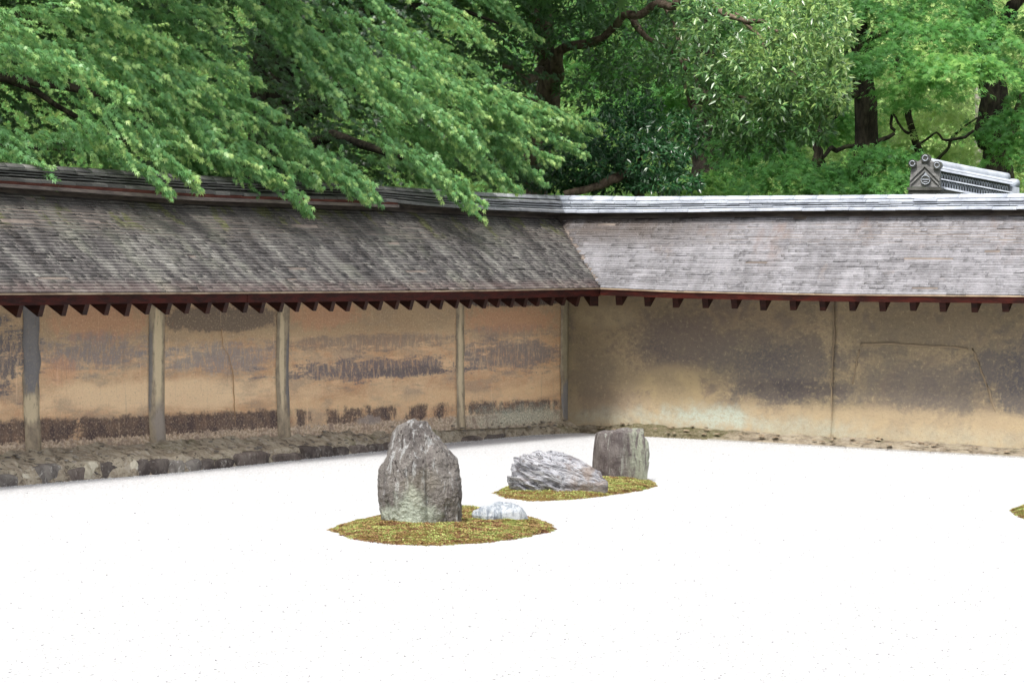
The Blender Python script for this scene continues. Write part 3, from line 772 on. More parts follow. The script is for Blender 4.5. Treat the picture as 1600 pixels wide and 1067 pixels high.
ridge(FL, wallL, mat_tile(True, True), True); ridge(FR, wallR, M_TL, False)

# ------------------------------------------------------------------ ledges and foundation stones
def ledge(fr, wl, front, name='earth_ledge'):
    """front(a) -> z of the ledge lip; outer edge follows the gravel line"""
    a0 = -OVER; A = np.linspace(a0, fr.end, 900); T = [0, 0.07, 0.14, 0.21, 0.28, 0.35, 0.42, 0.49, 0.56, 0.63, 0.70, 0.76, 0.82, 0.86, 0.9, 0.94, 0.97, 1.0]; V = []
    for a in A:
        wg = float(goff(fr, a)); zb = float(fr.base(a)) + 0.015; zf = float(front(a))
        w_in = OVER + 0.02
        for j, t in enumerate(T):
            w_ = w_in + (wg - w_in) * min(t / 0.82, 1.0) if t < 0.82 else wg + 0.03 * (1 - t) / 0.18 * 0
            if t >= 0.82: w_ = wg + 0.035 - (t - 0.82) / 0.18 * 0.035
            else: w_ = w_in + (wg + 0.035 - w_in) * (t / 0.82)
            p = fr.P(a, w_, 0); g0 = gz(p[0])
            if t <= 0.82: z = zb + (zf - zb) * (t / 0.82) ** 0.8
            else: z = zf + (g0 - 0.03 - zf) * (t - 0.82) / 0.18
            nn = float(fbm([a * 6, w_ * 12, 0.3], 5, 11)); z += nn * (0.026 if fr is FL else 0.013) * (1 if 0.05 < t < 0.99 else 0.2)
            p = fr.P(a, w_ + 0.012 * float(vnoise([a * 9, t * 4, 2], 8)) * (1 if t > 0.7 else 0), z)
            V.append(p)
    nt_ = len(T); i, j = np.meshgrid(np.arange(len(A) - 1), np.arange(nt_ - 1), indexing='ij'); k = (i * nt_ + j).ravel()
    Q = np.stack([k, k + 1, k + nt_ + 1, k + nt_], 1)
    if fr is FR: pass
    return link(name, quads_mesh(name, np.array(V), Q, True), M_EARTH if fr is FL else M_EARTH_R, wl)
lipL_px = [(0, 737), (75, 727), (130, 722), (200, 716), (300, 713), (400, 705), (500, 697), (600, 690), (700, 681), (800, 673), (870, 668)]
LZ = sorted((lambda h: (h[0], h[1]))(FL.hit(x, y, float(goff(FL, FL.hit(x, y, 0.3)[0])) + 0.03)) for x, y in lipL_px)
lipL = lambda a: np.maximum(np.interp(a, [q[0] for q in LZ], [q[1] for q in LZ]), 0.004)
ledgeL = ledge(FL, wallL, lipL)
lipR = lambda a: gzv(E0[0] + DR[0] * np.asarray(a)) + 0.022 + 0.01 * np.sin(np.asarray(a) * 3)
ledgeR = ledge(FR, wallR, lipR)

def rock_mesh(name, size, seed, nu=20, nv=12, p=3.0, amp=0.10, fq=2.5):
    th = np.linspace(0, 2 * math.pi, nu, endpoint=False); ph = np.linspace(-math.pi / 2, math.pi / 2, nv)
    TH_, PH = np.meshgrid(th, ph, indexing='ij'); c = lambda x: np.sign(np.cos(x)) * np.abs(np.cos(x)) ** (2 / p); s = lambda x: np.sign(np.sin(x)) * np.abs(np.sin(x)) ** (2 / p)
    D = np.stack([c(PH) * c(TH_), c(PH) * s(TH_), s(PH)], -1)
    k = 1 + amp * fbm(D * fq + seed * 3.1, 4, seed)
    V = (D * k[..., None]) * np.array(size)
    V = V.reshape(-1, 3); Q = []
    for i in range(nu):
        for j in range(nv - 1): Q.append((i * nv + j, ((i + 1) % nu) * nv + j, ((i + 1) % nu) * nv + j + 1, i * nv + j + 1))
    return V, Q
def stone_mat(name, cols, streak=1.0, bumpd=0.01, mossy=0.0):
    g = NG(name); p = g.pos(); n = g.noise(p, 9, 7, 0.68, 0.4); f = g.noise(g.scale(p, (1, 1, streak)), 45, 6, 0.72); v = g.noise(p, 22, 6, 0.7, 1.0)
    c = g.ramp(n, [(0.3, cols[0]), (0.45, cols[1]), (0.58, cols[2]), (0.72, cols[1])])
    c = g.mix(g.sm(v, 0.56, 0.66, 0, 0.8), c, cols[3]); c = g.mix(g.sm(f, 0.40, 0.28, 0, 0.6), c, lin(52, 46, 44))
    return g.done(g.principled(c, 0.9, 0.2, g.bump(g.add(f, n), bumpd, 0.8)))
SM = [stone_mat('dark_foundation_stone', [lin(58, 52, 50), lin(84, 76, 72), lin(110, 102, 96), lin(170, 166, 158)]),
      stone_mat('grey_foundation_stone', [lin(84, 78, 76), lin(118, 112, 106), lin(142, 136, 128), lin(200, 196, 188)]),
      stone_mat('brown_foundation_stone', [lin(70, 64, 60), lin(102, 92, 86), lin(126, 116, 108), lin(164, 154, 144)]),
      stone_mat('pale_foundation_stone', [lin(150, 140, 122), lin(190, 182, 160), lin(216, 208, 188), lin(230, 224, 210)])]
# stones read off the photo: (x0, x1, ytop, ybottom, kind)
ST = [(-60, -20, 742, 768, 1), (-20, 27, 738, 762, 1), (28, 50, 738, 758, 3), (50, 97, 724, 753, 1), (95, 142, 728, 750, 2), (128, 156, 720, 735, 3), (140, 156, 733, 748, 0),
      (155, 198, 718, 745, 0), (198, 212, 715, 742, 3), (211, 234, 716, 742, 0), (233, 262, 715, 739, 0), (262, 288, 717, 735, 1), (287, 313, 716, 734, 1),
      (313, 333, 715, 731, 0), (331, 364, 714, 727, 0), (364, 422, 704, 725, 2), (422, 474, 706, 720, 2), (472, 500, 696, 716, 0), (500, 520, 696, 712, 0), (519, 545, 697, 711, 0), (545, 575, 694, 708, 2),
      (575, 600, 692, 706, 0), (600, 628, 690, 703, 2), (724, 752, 680, 691, 2), (756, 790, 677, 688, 0)]
for i, (x0, x1, y0, y1, kd) in enumerate(ST):
    aL = FL.hit((x0 + x1) / 2, (y0 + y1) / 2, 0.1)[0]; wg = float(goff(FL, aL)) + 0.03
    b0, z0 = FL.hit(x0, y1, wg); b1, z1 = FL.hit(x1, y0, wg)
    hw = abs(b1 - b0) / 2 * 1.04; zt, zb = z1, min(z0, 0) - 0.03; hh = (zt - zb) / 2
    V, Q = rock_mesh('stone', (1, 1, 1), 30 + i, 26, 16, 4.2, 0.13, 1.7)
    P = [FL.P((b0 + b1) / 2 + v[0] * hw, wg + 0.05 + v[1] * 0.075, (zt + zb) / 2 + v[2] * hh) for v in V]
    o = link('stone', mesh('stone', P, Q, True), SM[kd], ledgeL)
    if kd == 3: o['label'] = 'pale cream stone'
# more stones out of frame to the left
a = FL.hit(-60, 750, 0.1)[0]
while a < 12:
    wd = random.uniform(0.14, 0.24); V, Q = rock_mesh('stone', (1, 1, 1), int(a * 50), 20, 12, 4.0, 0.13, 1.7); wg = float(goff(FL, a)) + 0.03
    P = [FL.P(a + wd / 2 + v[0] * wd / 2, wg + 0.05 + v[1] * 0.08, 0.05 + v[2] * 0.08) for v in V]
    link('stone', mesh('stone', P, Q, True), SM[random.choice([0, 0, 1, 2])], ledgeL); a += wd
# small loose stones and flakes on the ledges
def rubble(fr, parent, n_, amax, sz, seedo):
    V, Q = [], []
    for k in range(n_):
        a = random.uniform(-0.4, amax); wg = float(goff(fr, a)); t = random.random() ** (0.8); w_ = OVER - 0.02 + (wg + 0.02 - OVER) * t
        zb = float(fr.base(a)); lip = float((lipL if fr is FL else lipR)(a)); z = zb + (lip - zb) * t ** 0.8 + 0.012
        s_ = random.uniform(*sz); v, q = rock_mesh('x', (1, 1, 1), seedo + k, 8, 6, 3.2, 0.25, 1.5); n0 = len(V)
        ca, sa = math.cos(k), math.sin(k)
        for x in v: V.append(fr.P(a + (x[0] * ca - x[1] * sa) * s_ * 1.4, w_ + (x[0] * sa + x[1] * ca) * s_, z + x[2] * s_ * 0.28))
        Q += [tuple(n0 + i for i in f) for f in q]
    o = link('loose_rubble', mesh('loose_rubble', V, Q), SM[1] if fr is FL else M_FLAKE, parent); o['kind'] = 'stuff'
M_FLAKE = stone_mat('plaster_flake', [lin(104, 88, 74), lin(142, 126, 106), lin(164, 148, 126), lin(160, 166, 152)])
rubble(FL, wallL, 150, 9.5, (0.006, 0.018), 500); rubble(FR, wallR, 110, 6.0, (0.006, 0.020), 900)
# a few larger loose stones near the corner
for i, (x, y, s_, kd) in enumerate([(891, 668, 0.045, 3), (908, 666, 0.03, 3), (840, 671, 0.05, 1), (858, 668, 0.04, 1), (1018, 672, 0.04, 3), (1077, 678, 0.035, 3), (866, 672, 0.035, 2), (1280, 684, 0.05, 2), (1410, 692, 0.045, 2)]):
    p = G(x, y + 4); p[2] = gz(p[0]) + 0.045 if x < 1100 else gz(p[0]) + 0.05
    V, Q = rock_mesh('stone', (1, 1, 1), 70 + i, 16, 10, 3.4, 0.2, 1.6)
    o = link('loose_stone', mesh('loose_stone', [p + v * np.array([s_ * 1.35, s_, s_ * 0.6]) for v in V], Q, True), SM[kd])
    where = ['pale loose stone lying at the foot of the wall corner', 'small pale stone just right of the corner stone on mossy earth', 'grey stone on the left ledge before the corner', 'smaller grey stone next to the corner on the left ledge',
             'pale stone on the earth strip just right of the upright block rock', 'small pale stone further right along the right wall strip', 'brownish stone in the left ledge gravel edge near the corner', 'brown flake stone below the upright joint of the right wall', 'brown flake stone below the trapezoid outline of the right wall'][i]
    tag(o, where, 'stone', 'small loose stones along the wall foot')
# edging line of the gravel along the right wall
M_EDGE = simple('edging_stone', lambda g: g.principled(g.mix(g.noise(g.pos(), 30, 5, 0.7), lin(120, 118, 116), lin(190, 188, 184)), 0.9, 0.2))
def edging(fr, a_from, a_to, lb):
    e = empty('stone_edging', tuple(fr.P(a_from, 0.2, 0))); tag(e, lb, 'edging')
    a = a_from
    while a < a_to:
        b = a + random.uniform(0.35, 0.5); mb = MB(); q = []
        for up in (0, 1):
            for (aa, dw) in ((a + .004, -0.055), (b - .004, -0.055), (b - .004, -0.028), (a + .004, -0.028)):
                p = fr.P(aa, float(goff(fr, aa)) + dw, 0); q.append((p[0], p[1], gz(p[0]) + (0.012 if up else -0.03)))
        mb.hexa(q); mb.build('edging_stone', M_EDGE, e); a = b
edging(FR, 0.9, 7.5, 'thin grey stone edging line between gravel and right wall strip')

# ------------------------------------------------------------------ the garden rocks
def rock(name, base_px, levels, depth_ratio, mat, label, boxy=2.6, rot=0.0, amp=0.02, disp=None, nring=220, nlev=200, lean=0.0, topround=0.15):
    gp = G(*base_px); Y = gp[1] + 0.0
    lv = sorted(levels, key=lambda l: -l[0])                 # from the bottom up
    H, XL, XR = [], [], []
    for (y, xl, xr) in lv:
        a, b = W(xl, y, Y), W(xr, y, Y); H.append((a[2] + b[2]) / 2); XL.append(a[0]); XR.append(b[0])
    H = [gp[2] - 0.06] + H; XL = [XL[0] - 0.005] + XL; XR = [XR[0] + 0.005] + XR
    H, XL, XR = map(np.array, (H, XL, XR)); maxhw = (XR - XL).max() / 2
    tt = np.linspace(0, 1, nlev); hs = H[0] + (H[-1] - H[0]) * (1 - (1 - tt) ** 1.5)
    th = np.linspace(0, 2 * math.pi, nring, endpoint=False)
    pw = 2 / boxy; cx = np.sign(np.cos(th)) * np.abs(np.cos(th)) ** pw; cy = np.sign(np.sin(th)) * np.abs(np.sin(th)) ** pw
    ca, sa = math.cos(rot), math.sin(rot); rx, ry = cx * ca - cy * sa, cx * sa + cy * ca; rx = rx / np.abs(rx).max(); ry = ry / np.abs(ry).max()
    V = np.zeros((nlev, nring, 3))
    for i, h in enumerate(hs):
        xl, xr = np.interp(h, H, XL), np.interp(h, H, XR); hw = (xr - xl) / 2; c = (xl + xr) / 2
        dpt = depth_ratio * (0.35 * maxhw + 0.65 * hw) * min(1, math.sqrt(max(1 - ((h - H[0]) / (H[-1] - H[0])) ** (1 / topround if topround else 9), 0) + 0.02))
        V[i, :, 0] = c + rx * hw; V[i, :, 1] = Y + ry * dpt + lean * (h - gp[2]); V[i, :, 2] = h
    cap = V[-1].mean(0); V = V.reshape(-1, 3)
    # outward direction for displacement
    cen = np.array([(XL.mean() + XR.mean()) / 2, Y, 0]); D = V - cen; D[:, 2] *= 0.25; D /= np.linalg.norm(D, axis=1)[:, None] + 1e-9
    loc = V - np.array([cen[0], Y, gp[2]])
    dv_ = amp * fbm(loc * 5, 5, 21) + (disp(loc, D) if disp else 0)
    V = V + D * dv_[:, None]
    fadeTop = np.clip((H[-1] - loc[:, 2] - gp[2]) / 0.05, 0, 1)
    V[:, 2] += 0.35 * amp * fbm(loc * 9 + 5, 3, 33) * (loc[:, 2] > 0.05)
    V = np.vstack([V, cap + [0, 0, 0.004]]); Q = []
    for i in range(nlev - 1):
        for j in range(nring): Q.append((i * nring + j, i * nring + (j + 1) % nring, (i + 1) * nring + (j + 1) % nring, (i + 1) * nring + j))
    n0 = len(V) - 1
    for j in range(nring): Q.append(((nlev - 1) * nring + j, (nlev - 1) * nring + (j + 1) % nring, n0))
    me = mesh(name, V - gp, Q, True); o = link(name, me, mat); o.location = gp
    tag(o, label, 'rock', 'rocks standing in the gravel'); return o, gp

def ridged(P, oct, seed): return 1 - 2 * np.abs(fbm(P, oct, seed))

def mat_tall():
    g = NG('tall_rock_stone'); tc = g.n('ShaderNodeTexCoord').outputs['Object']; x = g.dot(tc, (1, 0, 0)); z = g.dot(tc, (0, 0, 1))
    lc = g.scale(tc, (1, 1, 0.3)); n = g.noise(lc, 8, 7, 0.68, 0.5); st = g.noise(g.scale(tc, (1, 1, 0.16)), 26, 6, 0.7, 0.3); sp = g.noise(tc, 70, 5, 0.7); m = g.noise(tc, 6, 6, 0.65)
    c = g.ramp(n, [(0.28, lin(66, 61, 60)), (0.43, lin(112, 107, 104)), (0.58, lin(140, 135, 130)), (0.72, lin(86, 79, 80))])
    c = g.mix(g.sm(st, 0.53, 0.61, 0, 0.75), c, lin(186, 188, 188))
    c = g.mix(g.sm(st, 0.42, 0.34, 0, 0.7), c, lin(66, 56, 58))
    ck = g.sm(g.math('ABSOLUTE', g.sub(g.noise(g.scale(tc, (1, 1, 0.35)), 6.5, 5, 0.6, 0.8), 0.5)), 0.012, 0.002); c = g.mix(g.mul(ck, 0.8), c, lin(44, 38, 38))
    # pale green flank low down
    d = g.add(g.mul(g.math('ABSOLUTE', g.add(x, 0.05)), 6.5), g.mul(g.math('ABSOLUTE', g.sub(z, 0.07)), 7.5)); d = g.add(d, g.mul(g.sub(m, 0.5), 2.6))
    c = g.mix(g.sm(d, 1.5, 0.8, 0, 0.85), c, g.mix(sp, lin(168, 178, 160), lin(214, 222, 208)))
    d = g.add(g.mul(g.math('ABSOLUTE', g.add(x, 0.02)), 8), g.mul(g.math('ABSOLUTE', g.sub(z, 0.24)), 8)); d = g.add(d, g.mul(g.sub(m, 0.5), 2.4))
    c = g.mix(g.sm(d, 1.2, 0.6, 0, 0.3), c, lin(148, 140, 122))
    c = g.mix(g.sm(sp, 0.58, 0.70, 0, 0.65), c, lin(196, 192, 186)); c = g.mix(g.sm(sp, 0.40, 0.30, 0, 0.6), c, lin(62, 54, 52))
    return g.done(g.principled(c, 0.88, 0.25, g.bump(g.add(g.add(sp, n), g.mul(st, 1.6)), 0.03, 1.0)))
def mat_block():
    g = NG('upright_block_stone'); tc = g.n('ShaderNodeTexCoord').outputs['Object']; x = g.dot(tc, (1, 0, 0)); z = g.dot(tc, (0, 0, 1))
    st = g.noise(g.scale(tc, (1, 1, 0.12)), 34, 6, 0.7, 0.3); n = g.noise(tc, 10, 7, 0.66, 0.5); sp = g.noise(tc, 80, 4, 0.7)
    c = g.ramp(n, [(0.3, lin(66, 60, 60)), (0.48, lin(92, 85, 84)), (0.66, lin(114, 108, 106))])
    c = g.mix(g.sm(st, 0.56, 0.66, 0, 0.6), c, lin(160, 164, 156)); c = g.mix(g.sm(st, 0.44, 0.34, 0, 0.7), c, lin(62, 54, 54))
    c = g.mix(g.mul(g.sm(x, 0.0, 0.10), g.sm(g.noise(g.scale(tc, (1, 1, 0.25)), 22, 6, 0.7), 0.42, 0.56, 0, 0.75)), c, lin(152, 158, 140))
    c = g.mix(g.sm(sp, 0.6, 0.72, 0, 0.6), c, lin(190, 184, 180))
    return g.done(g.principled(c, 0.88, 0.25, g.bump(g.add(g.add(sp, n), st), 0.014, 0.9)))
def mat_layer():
    g = NG('layered_rock_stone'); tc = g.n('ShaderNodeTexCoord').outputs['Object']; x = g.dot(tc, (1, 0, 0)); z = g.dot(tc, (0, 0, 1))
    ly = g.xyz(g.mul(x, 0.8), g.dot(tc, (0, 1, 0)), g.add(g.mul(z, 4.5), g.mul(x, 1.4)))
    s = g.noise(ly, 9, 7, 0.68, 0.8); n = g.noise(tc, 9, 6, 0.65, 0.4); sp = g.noise(tc, 80, 4, 0.7)
    c = g.ramp(s, [(0.30, lin(70, 70, 78)), (0.42, lin(126, 126, 132)), (0.52, lin(176, 178, 184)), (0.62, lin(118, 112, 112)), (0.74, lin(204, 204, 206))])
    ck = g.sm(g.math('ABSOLUTE', g.sub(g.noise(ly, 4.5, 5, 0.6, 1.0), 0.5)), 0.022, 0.004); c = g.mix(g.mul(ck, 0.85), c, lin(44, 42, 46))
    br = g.mul(g.sm(x, 0.02, 0.14), g.sm(n, 0.40, 0.60, 0, 0.7)); c = g.mix(br, c, g.mix(s, lin(104, 86, 74), lin(160, 146, 134)))
    c = g.mix(g.sm(sp, 0.6, 0.7, 0, 0.6), c, lin(208, 204, 202))
    return g.done(g.principled(c, 0.85, 0.3, g.bump(g.add(g.add(sp, n), g.mul(s, 1.0)), 0.015, 0.9)))
def mat_white():
    g = NG('white_blue_stone'); tc = g.n('ShaderNodeTexCoord').outputs['Object']
    s = g.noise(g.scale(tc, (2.2, 1, 0.8)), 14, 7, 0.66, 1.5); sp = g.noise(tc, 90, 4, 0.7)
    c = g.ramp(s, [(0.3, lin(84, 92, 104)), (0.45, lin(136, 144, 152)), (0.56, lin(176, 180, 184)), (0.7, lin(112, 122, 134))])
    c = g.mix(g.sm(sp, 0.58, 0.7, 0, 0.5), c, lin(128, 124, 124))
    return g.done(g.principled(c, 0.8, 0.3, g.bump(g.add(sp, s), 0.01, 0.8)))

def d_tall(P, D):
    q = P * [7, 7, 1.7]; spur = 0.030 * np.exp(-((P[:, 0] + 0.0 - 0.02 * np.sin(P[:, 2] * 9)) / 0.055) ** 2) * np.clip((0.42 - P[:, 2]) / 0.1, 0, 1) * (P[:, 1] < 0)
    groove = -0.028 * np.exp(-((P[:, 0] - 0.055 - 0.05 * (0.3 - P[:, 2])) / 0.014) ** 2) * (P[:, 1] < 0) * np.clip((0.46 - P[:, 2]) / 0.08, 0, 1)
    return 0.013 * ridged(q * [1, 1, 0.7], 4, 5) + 0.008 * fbm(P * [30, 30, 4], 3, 9) + spur + groove + 0.004 * fbm(P * 60, 2, 12)
tall, g_t = rock('standing_rock', (660, 823), [(826, 599, 720), (812, 598, 720), (785, 596, 719), (760, 595, 718), (740, 596, 715), (720, 600, 711), (700, 607, 697), (688, 611, 686), (676, 616, 674), (668, 621, 669), (660, 631, 664), (656, 639, 658), (654, 643, 651)],
     0.8, mat_tall(), 'tallest rock, rounded dark grey standing stone streaked with white lichen on the front moss patch', 2.6, 0.25, 0.012, d_tall)
def d_block(P, D):
    q = P * [9, 9, 1.2]; step = 0.016 * (P[:, 2] > 0.15 + 0.02 * np.sin(P[:, 0] * 30)) * np.clip((P[:, 0] - 0.02) / 0.02, 0, 1)
    return 0.010 * ridged(q, 4, 15) + 0.006 * fbm(P * [34, 34, 5], 3, 19) - step * 0.5
block, g_b = rock('upright_block_rock', (970, 750), [(756, 927, 1009), (745, 927, 1009), (730, 927, 1010), (712, 928, 1013), (700, 929, 1013), (690, 931, 1012), (682, 932, 1008), (678, 933, 1006), (675.5, 938, 1006), (673, 958, 1006), (671, 970, 1005), (669.5, 985, 1004)],
     0.62, mat_block(), 'squarish upright dark rock with flat slanting top ending the far moss patch', 6.5, 0.22, 0.006, d_block, topround=0.02)
def d_layer(P, D):
    h = P[:, 2] * 1.0 + 0.34 * P[:, 0] + 0.050 * fbm(P * [5, 5, 5], 3, 41); s = (h / 0.058) % 1.0
    return (0.034 * (s ** 1.6 - 0.45) + 0.016 * ridged(P * [5, 5, 7], 3, 44)) * np.where(P[:, 0] < 0.05, 0.9, 0.4) + 0.003 * fbm(P * 40, 3, 48)
layer, g_l = rock('layered_rock', (872, 770), [(779, 806, 950), (772, 800, 950), (764, 796, 951), (755, 795, 950), (746, 797, 946), (737, 800, 938), (729, 803, 927), (722, 805, 915), (716, 808, 903), (712, 813, 890), (709.5, 822, 876), (708, 834, 864)],
     0.72, mat_layer(), 'low broad rock with jagged pale strata and a brown right side on far moss', 2.8, 0.3, 0.009, d_layer, topround=0.12)
def d_small(P, D): return 0.009 * ridged(P * [16, 16, 8], 3, 61)
small, g_s = rock('small_white_rock', (785, 818), [(824, 752, 826), (818, 742, 826), (810, 738, 825), (804, 737, 823), (798, 742, 820), (793, 751, 815), (789, 762, 808), (786, 772, 800), (785, 778, 794)],
     0.75, mat_white(), 'small low bluish white rock lying right of the tallest rock', 2.3, 0.2, 0.010, d_small, nring=80, nlev=60)

# ------------------------------------------------------------------ leaves: generic instancer into one mesh
def leaf_mesh(name, P, Dr, Nr, size, tv, tf, var):
    """P positions, Dr axis, Nr normal (n,3); tv template verts (k,3): x along axis, y side, z normal"""
    n = len(P); Dr = Dr / (np.linalg.norm(Dr, axis=1)[:, None] + 1e-9); Sd = np.cross(Nr, Dr); Sd /= np.linalg.norm(Sd, axis=1)[:, None] + 1e-9; Nn = np.cross(Dr, Sd)
    tv = np.array(tv); V = P[:, None] + size[:, None, None] * (tv[None, :, 0:1] * Dr[:, None] + tv[None, :, 1:2] * Sd[:, None] + tv[None, :, 2:3] * Nn[:, None])
    k = len(tv); Fc = (np.array(tf)[None] + (np.arange(n) * k)[:, None, None]).reshape(-1, len(tf[0]))
    return quads_mesh(name, V.reshape(-1, 3), Fc, False, np.repeat(var, k))
def maple_t(lobes):
    v = [(0.0, 0, 0)]; f = []
    for ang, L in lobes:
        a = math.radians(ang); c, s = math.cos(a), math.sin(a); n = len(v)
        for (r, wd, z) in ((0.38, 0.14, -0.02), (1.0, 0.0, -0.18), (0.38, -0.14, -0.02)):
            v.append((r * L * c - wd * s * L, r * L * s + wd * c * L, z * L))
        f.append((0, n + 2, n + 1, n))
    return v, f
MAPLE7 = maple_t([(0, 1.12), (36, .96), (-36, .96), (76, .70), (-76, .70), (122, .36), (-122, .36)])
MAPLE5 = maple_t([(0, 1.0), (45, .9), (-45, .9), (98, .65), (-98, .65)])
LANCE = ([(0, 0, 0), (0.42, 0.17, 0.03), (1, 0, -0.16), (0.42, -0.17, 0.03), (0.45, 0, -0.02)], [(0, 4, 2, 1), (0, 3, 2, 4)])

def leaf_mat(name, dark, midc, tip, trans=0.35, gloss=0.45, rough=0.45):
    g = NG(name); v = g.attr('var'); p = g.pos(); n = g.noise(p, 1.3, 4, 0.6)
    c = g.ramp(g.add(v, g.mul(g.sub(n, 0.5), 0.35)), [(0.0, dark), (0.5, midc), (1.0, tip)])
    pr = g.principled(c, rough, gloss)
    tl = g.n('ShaderNodeBsdfTranslucent'); g.set(tl.inputs[0], g.mix(0.5, c, tip))
    mx = g.n('ShaderNodeMixShader'); mx.inputs[0].default_value = trans; g.t.links.new(pr, mx.inputs[1]); g.t.links.new(tl.outputs[0], mx.inputs[2])
    return g.done(mx.outputs[0])
M_MAPLE = leaf_mat('maple_leaf_green', (0.010, 0.042, 0.020), (0.16, 0.38, 0.135), (0.50, 0.68, 0.24), 0.42, 0.5, 0.4)  # darkest stop holds the inner-crown shade painted onto the fill leaves
M_MAPLE_B = leaf_mat('back_maple_leaf_green', (0.02, 0.09, 0.03), (0.13, 0.36, 0.09), (0.40, 0.64, 0.17), 0.48, 0.35, 0.5)
M_EVER = leaf_mat('evergreen_oak_leaf', (0.018, 0.055, 0.02), (0.085, 0.21, 0.065), (0.30, 0.44, 0.13), 0.28, 0.7, 0.32)
M_CAM = leaf_mat('camellia_leaf', (0.015, 0.06, 0.022), (0.03, 0.11, 0.035), (0.09, 0.22, 0.05), 0.18, 0.7, 0.3)
M_FAR = leaf_mat('far_leaf', (0.05, 0.16, 0.04), (0.18, 0.38, 0.09), (0.66, 0.80, 0.34), 0.5, 0.3, 0.5)  # pale tip colour carries painted backlight
def bark(name, a, b, c_):
    g = NG(name); p = g.pos(); n = g.noise(g.scale(p, (1, 1, 0.35)), 14, 6, 0.68, 0.6); f = g.noise(p, 60, 4, 0.7); m = g.noise(p, 3, 4, 0.6)
    c = g.ramp(n, [(0.35, a), (0.5, b), (0.68, c_)]); c = g.mix(g.sm(m, 0.55, 0.68, 0, 0.5), c, lin(96, 104, 70))
    return g.done(g.principled(c, 0.95, 0.1, g.bump(g.add(n, g.mul(f, 0.3)), 0.03, 0.9)))
M_BARK_D = bark('dark_bark', lin(32, 30, 27), lin(54, 50, 44), lin(82, 77, 66))
M_BARK_B = bark('brown_bark', lin(72, 62, 54), lin(112, 98, 86), lin(146, 132, 116))
M_BARK_P = bark('pale_bark', lin(120, 116, 108), lin(160, 156, 146), lin(196, 192, 180))

def limb(name, pts, mat, parent, n=9, wob=0.02, seg=7):
    """pts: (px, py, Y, radius_px)"""
    P, R = [], []
    for (a, b) in zip(pts[:-1], pts[1:]):
        for q in range(seg):
            t = q / seg; P.append(np.array(W(a[0] + (b[0] - a[0]) * t, a[1] + (b[1] - a[1]) * t, a[2] + (b[2] - a[2]) * t))); R.append((a[3] + (b[3] - a[3]) * t) / F * (a[2] + (b[2] - a[2]) * t))
    b = pts[-1]; P.append(np.array(W(b[0], b[1], b[2]))); R.append(b[3] / F * b[2])
    P = np.array(P); k = np.arange(len(P)); off = np.stack([vnoise(np.stack([k * 0.35, k * 0 + pts[0][0] * .37, k * 0 + s], -1), 3 + s) for s in range(3)], -1)
    P = P + off * wob * np.minimum(1, k / 3)[:, None]
    R = np.array(R) * (1 + 0.16 * vnoise(np.stack([k * 0.8, k * 0 + 1.1, k * 0.0 + pts[0][1]], -1), 9))
    mb = MB(); mb.tube(P, list(R), n); return mb.build(name, mat, parent, True)

# ---- front maple
def unit(v): return v / (np.linalg.norm(v) + 1e-9)
def walk_spray(p0, d0, length, droop, step, out, tipbias, size, spread, topness=1.0, base=0.40):
    """a leafy twig: leaves in opposite pairs, all hanging a little towards the tip"""
    n_ = max(3, int(length / step)); p = p0.copy(); d = unit(d0)
    for i in range(n_):
        t = i / n_; d = unit(d + np.array([0, 0, -droop * step]) + rng.normal(0, 0.05, 3)); p = p + d * step
        side = unit(np.cross(d, [0, 0, 1]))
        for s_ in (-1, 1, 0) if (i == n_ - 1) else (-1, 1):
            ax = unit(d * 0.85 + side * s_ * spread * 0.9 + np.array([0, 0, -0.75]) + rng.normal(0, 0.20, 3))
            nm = unit(np.array([0.12, -0.45, 0.9]) + side * s_ * 0.25 + rng.normal(0, 0.32, 3))
            out.append((p + rng.normal(0, 0.006, 3), ax, nm, size * rng.uniform(0.72, 1.15) * (1 - 0.25 * t), min(1, max(0, tipbias * (0.05 + 0.8 * t ** 3) * topness + base + rng.normal(0.0, 0.11)))))
    return p
def bough(px0, py0, px1, py1, wid, Y0, Y1, ntw, out, tip=0.5, sz=0.045, curve=18, length=0.34):
    p0, p1 = np.array(W(px0, py0, Y0)), np.array(W(px1, py1, Y1)); L = np.linalg.norm(p1 - p0); ax = unit(p1 - p0)
    sw = 0.62 * wid / F * (Y0 + Y1) / 2; ntw = int(ntw * 1.12)
    for k in range(ntw):
        t = rng.random() ** 0.8; t = min(t, 0.97); arch = 4 * t * (1 - t) * curve / F * Y0
        q = p0 + (p1 - p0) * t * (1 - 0.0) + np.array([0, 0, arch]) 
        spread = sw * (0.35 + 0.65 * (1 - t)); q = q + np.array([rng.normal(0, spread * 0.5), rng.normal(0, spread * 0.9), (hz_ := rng.normal(0, spread * 0.34))])
        d = unit(ax + np.array([rng.normal(0.05, 0.30), rng.normal(-0.12, 0.38), rng.normal(0.10, 0.20)]))
        ln = min(length * rng.uniform(0.6, 1.25), max(0.10, (1 - t) * L + 0.05)); q = q - d * ln * 0.6
        walk_spray(q, d, ln, 1.8, 0.031, out, tip, sz, 0.8, 0.55 + 0.75 / (1 + math.exp(-hz_ / (spread * 0.2 + 1e-6))))  # higher twigs get yellower tips: top light painted into leaf colour
    # the leading shoot that carries the tip
    walk_spray(p1 - ax * 0.32 + np.array([0, 0, 0.02]), ax, 0.32, 0.8, 0.026, out, tip + 0.25, sz, 0.7)
    walk_spray(p1 - ax * 0.45 + np.array([0.02, 0, 0.03]), unit(ax + [0, -.1, .15]), 0.34, 0.8, 0.026, out, tip + 0.1, sz, 0.8)

